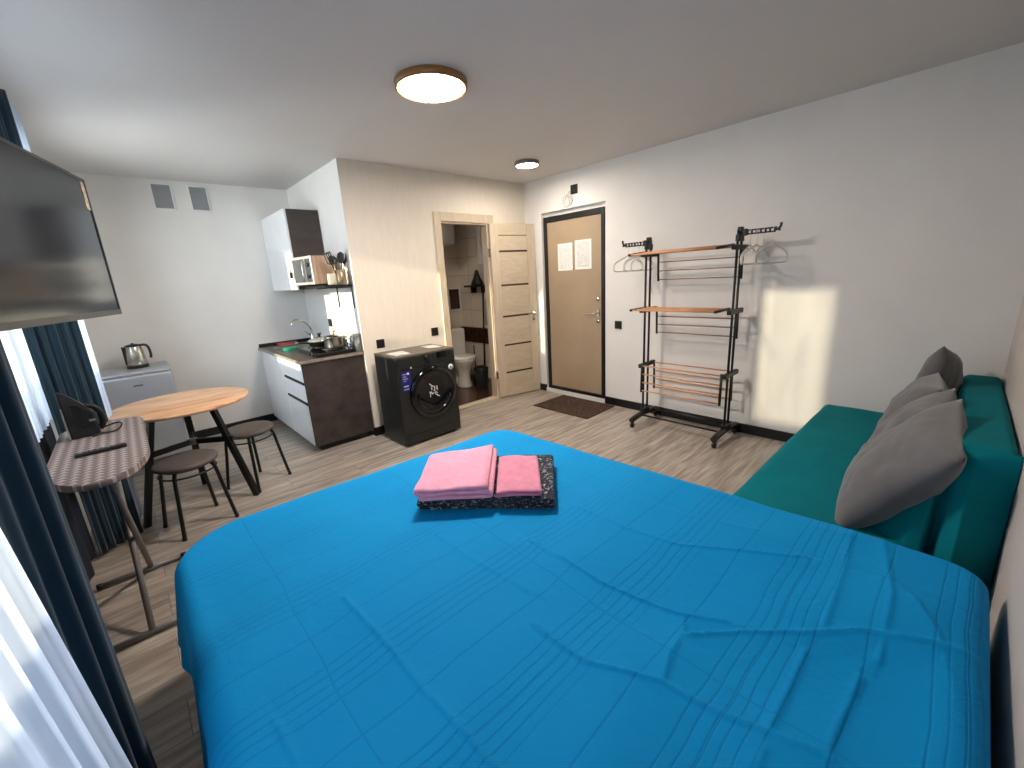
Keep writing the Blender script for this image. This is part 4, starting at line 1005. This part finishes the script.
arm = MB().box((-TW/2-.1, .036, 1.58), (-TW/2+.1, .046, 1.78), .004).move(tm); arm.tube([mid+Vector((-.02, 0, 0)), (-4.13, -1.98, 1.68), (-4.235, -1.95, 1.68)], .018, 10); arm.box((-4.249, -2.02, 1.58), (-4.235, -1.88, 1.78), .003)
arm.build('wall_arm', 'blackm', t)

# ------------------------------------------------------------------ curtains
def curtain(path, z0, z1, amp, waves, n=160, nz=24, flare=0, ph=0, lean=(0, 0)):
    P = np.array(path, float); d = np.r_[0, np.cumsum(np.hypot(*np.diff(P, axis=0).T))]; s = np.linspace(0, d[-1], n)
    X = np.interp(s, d, P[:, 0]); Y = np.interp(s, d, P[:, 1]); tx = np.gradient(X); ty = np.gradient(Y); l = np.hypot(tx, ty); nx_, ny_ = -ty/l, tx/l
    G_ = []
    for i in range(n):
        row = []
        for j in range(nz+1):
            q = j/nz; a = amp*(.75+.25*q+flare*q)
            w_ = a*(math.sin(2*PI*waves*s[i]/d[-1]+ph)+.35*math.sin(4.7*PI*waves*s[i]/d[-1]+1+ph+.8*q))
            k_ = i/(n-1)
            row.append((X[i]+nx_[i]*w_+lean[0]*q*k_, Y[i]+ny_[i]*w_+lean[1]*q*k_, z1+(z0-z1)*q))
        G_.append(row)
    mb = MB(); mb.grid(G_); return mb
cA = curtain([(-4.185, -.61), (-4.15, -.555), (-3.995, -.465)], .02, 2.47, .009, 5, ph=.4)
o = cA.build('curtain', 'teal'); o.modifiers.new('solid', 'SOLIDIFY').thickness = .003
tag(o, 'dark teal curtain gathered behind the ironing board and television', 'curtain', 'teal curtains')
cB = curtain([(-4.09, -2.91), (-3.995, -2.53)], .02, 2.47, .012, 5, ph=1.0)
o = cB.build('curtain', 'teal'); o.modifiers.new('solid', 'SOLIDIFY').thickness = .003
tag(o, 'teal curtain nearest the bed, beside the foreground white sheer', 'curtain', 'teal curtains')
sA = curtain([(-4.205, -1.75), (-4.205, -.58)], .86, 2.46, .012, 14)
tag(sA.build('sheer_curtain', 'sheerd'), 'bright white sheer over the window behind the television', 'sheer curtain', 'white sheers')
sB = curtain([(-4.09, -.20), (-3.985, -.22), (-4.03, -.44)], .05, 2.46, .008, 9)
tag(sB.build('sheer_curtain', 'sheerd'), 'narrow strip of white sheer between the far teal curtain and the fridge', 'sheer curtain', 'white sheers')
sE = curtain([(-4.2, .36), (-4.19, -.16)], .82, 2.46, .010, 8)  # added layer tempers the sun that reaches the kitchen niche
tag(sE.build('sheer_curtain', 'sheerb'), 'thin white voile on the window, hidden behind the narrow sheer strip', 'sheer curtain', 'white sheers')
sF = curtain([(-4.2, .80), (-4.2, .37)], .82, 2.46, .010, 8)  # added, kept thin so more daylight reaches ceiling and back wall
tag(sF.build('sheer_curtain', 'sheerb'), 'white sheer at the window end beside the back wall and fridge', 'sheer curtain', 'white sheers')
sC = curtain([(-3.99, -3.98), (-3.98, -3.42)], .03, 2.46, .008, 14, lean=(0, .72))
tag(sC.build('sheer_curtain', 'sheer'), 'white sheer filling the near corner beside the bed', 'sheer curtain', 'white sheers')
sD = curtain([(-4.17, -2.62), (-4.17, -3.42)], .05, 2.46, .008, 16, lean=(0, .70))  # added hidden filter, evens the sun patch on the entrance wall
tag(sD.build('sheer_curtain', 'sheer'), 'thin white voile hidden behind the near teal curtain', 'sheer curtain', 'white sheers')
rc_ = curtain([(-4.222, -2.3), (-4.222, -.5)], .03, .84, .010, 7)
o = rc_.build('navy_cloth', mat('navy_cloth', (14, 26, 40), .9, bump=.2)); o.modifiers.new('solid', 'SOLIDIFY').thickness = .003  # dark sheet stands in for the deep shade on the wall under the sill
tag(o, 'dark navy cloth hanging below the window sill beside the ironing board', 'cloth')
t = thing('curtain_rail', (-4.06, -1.6, 2.465), 'slim white curtain rail fixed under the ceiling along the windows', 'curtain rail')
MB().box((-4.20, YR+.02, 2.472), (-4.10, .75, 2.499), .003).build('rail', 'white', t)

# ------------------------------------------------------------------ bathroom
t = thing('toilet', (-.45, .85, 0), 'white toilet seen through the bathroom doorway', 'toilet')
tm = Matrix.Translation((-.40, 1.25, 0)) @ Matrix.Rotation(math.radians(-90-14), 4, 'Z')   # local +x forward
def tb(mb): return mb.move(tm)
tb(MB().lathe([(0, 0), (.10, 0), (.105, .02), (.085, .10), (.09, .2), (.15, .33), (.185, .385), (.185, .40), (.15, .402), (.12, .36), (.05, .22), (0, .2)], (.44, 0, .006), 40, sx=1.22, sy=.95)).build('bowl', 'ceramic', t)
tb(MB().lathe([(0, .0), (.185, .0), (.192, .010), (.188, .024), (.10, .03), (0, .03)], (.44, 0, .409), 40, sx=1.2, sy=.97)).build('lid', 'white', t)
tb(MB().box((.02, -.17, .40), (.19, .17, .78), .03, 4).box((.05, -.1, .006), (.30, .1, .40), .03, 4)).build('cistern', 'ceramic', t)
tb(MB().lathe([(0, 0), (.02, 0), (.02, .01), (0, .012)], (.1, 0, .78), 14)).build('flush_button', 'chrome', t)
t = thing('waste_bin', (-.35, .64, 0), 'dark grey waste bin beside the toilet', 'bin')
MB().lathe([(0, 0), (.075, 0), (.08, .005), (.098, .24), (.10, .245), (.094, .24), (.075, .01), (0, .008)], (-.36, .62, .0065), 32).build('bin_body', 'bin', t)
MB().lathe([(.102, .245), (.102, .262), (.05, .285), (0, .29)], (-.36, .62, .0065), 32).build('lid', 'black', t)
t = thing('toilet_brush', (-.27, .82, 0), 'black toilet brush standing in its holder by the bin', 'toilet brush')
MB().lathe([(0, 0), (.045, 0), (.048, .1), (.04, .13), (0, .13)], (-.30, .82, .0065), 20).build('holder', 'black', t)
MB().tube([(-.30, .82, .12), (-.30, .82, .55)], .009, 8).build('handle', 'black', t)
t = thing('floor_mop', (-.06, .84, 0), 'black handled mop leaning on the bathroom wall', 'mop')
MB().tube([(-.12, .85, .10), (-.035, .86, 1.30)], .012, 8).build('handle', 'black', t)
MB().lathe([(0, 0), (.05, .0), (.055, .03), (.02, .10), (0, .10)], (-.125, .85, .0065), 16).build('mop_head', 'bin', t)
MB().tube(smoothpath([(-.05, .80, 1.16), (-.055, .79, 1.0), (-.05, .795, .82)]), [.012]*2+[.028]*11+[.02], 10).build('hanging_cloth', mat('grey_cloth', (150, 148, 146), .9), t) if False else MB().box((-.075, .775, .80), (-.045, .82, 1.16), .012, 3).build('hanging_cloth', mat('grey_cloth', (150, 148, 146), .9), t)
t = thing('water_heater', (-.5, 1.2, 1.9), 'white wall hung water heater at the top of the bathroom', 'water heater')
MB().lathe([(0, 0), (.10, .0), (.17, .02), (.19, .06), (.19, .5), (.17, .54), (0, .56)], (-.40, 1.235, 1.905), 40).build('tank', 'white', t)
MB().tube([(-.45, 1.25, 1.905), (-.45, 1.25, 1.80)], .01, 8).build('pipe', 'steel', t)
tag(MB().box((-.10, .765, 1.63), (-.004, .845, 2.14), .006).build('wall_box', 'white'), 'tall narrow white box on the bathroom wall', 'wall box')
t = thing('bathroom_shelf', (-.1, .95, 1.32), 'black wall shelf above the mop in the bathroom', 'shelf')
MB().box((-.17, .745, 1.332), (-.004, 1.12, 1.358), .003).build('board', 'black', t)
for y in (.82, 1.05): MB().box((-.10, y-.006, 1.25), (-.004, y+.006, 1.332), .002).build('bracket', 'black', t)
tag(MB().lathe([(0, 0), (.09, 0), (.085, .03), (.04, .12), (.022, .19), (.012, .2), (0, .2)], (-.095, .90, 1.3585), 20, sx=.8, sy=1.25).build('wash_bag', 'black'), 'black soft bag with pointed top on the bathroom shelf', 'bag')
t = thing('wall_niche', (-.12, DV, 1.0), 'dark panel in a white frame on the bathroom back wall', 'wall panel')
f = MB()
for a, b in (((-.235, DV-.02, 1.0), (-.215, DV, 1.33)), ((-.035, DV-.02, 1.0), (-.015, DV, 1.33)), ((-.215, DV-.02, 1.0), (-.035, DV, 1.02)), ((-.215, DV-.02, 1.31), (-.035, DV, 1.33))): f.box(a, b, .003)
f.build('frame', 'white', t)
MB().box((-.215, DV-.008, 1.02), (-.035, DV, 1.31)).build('panel', 'btile', t)
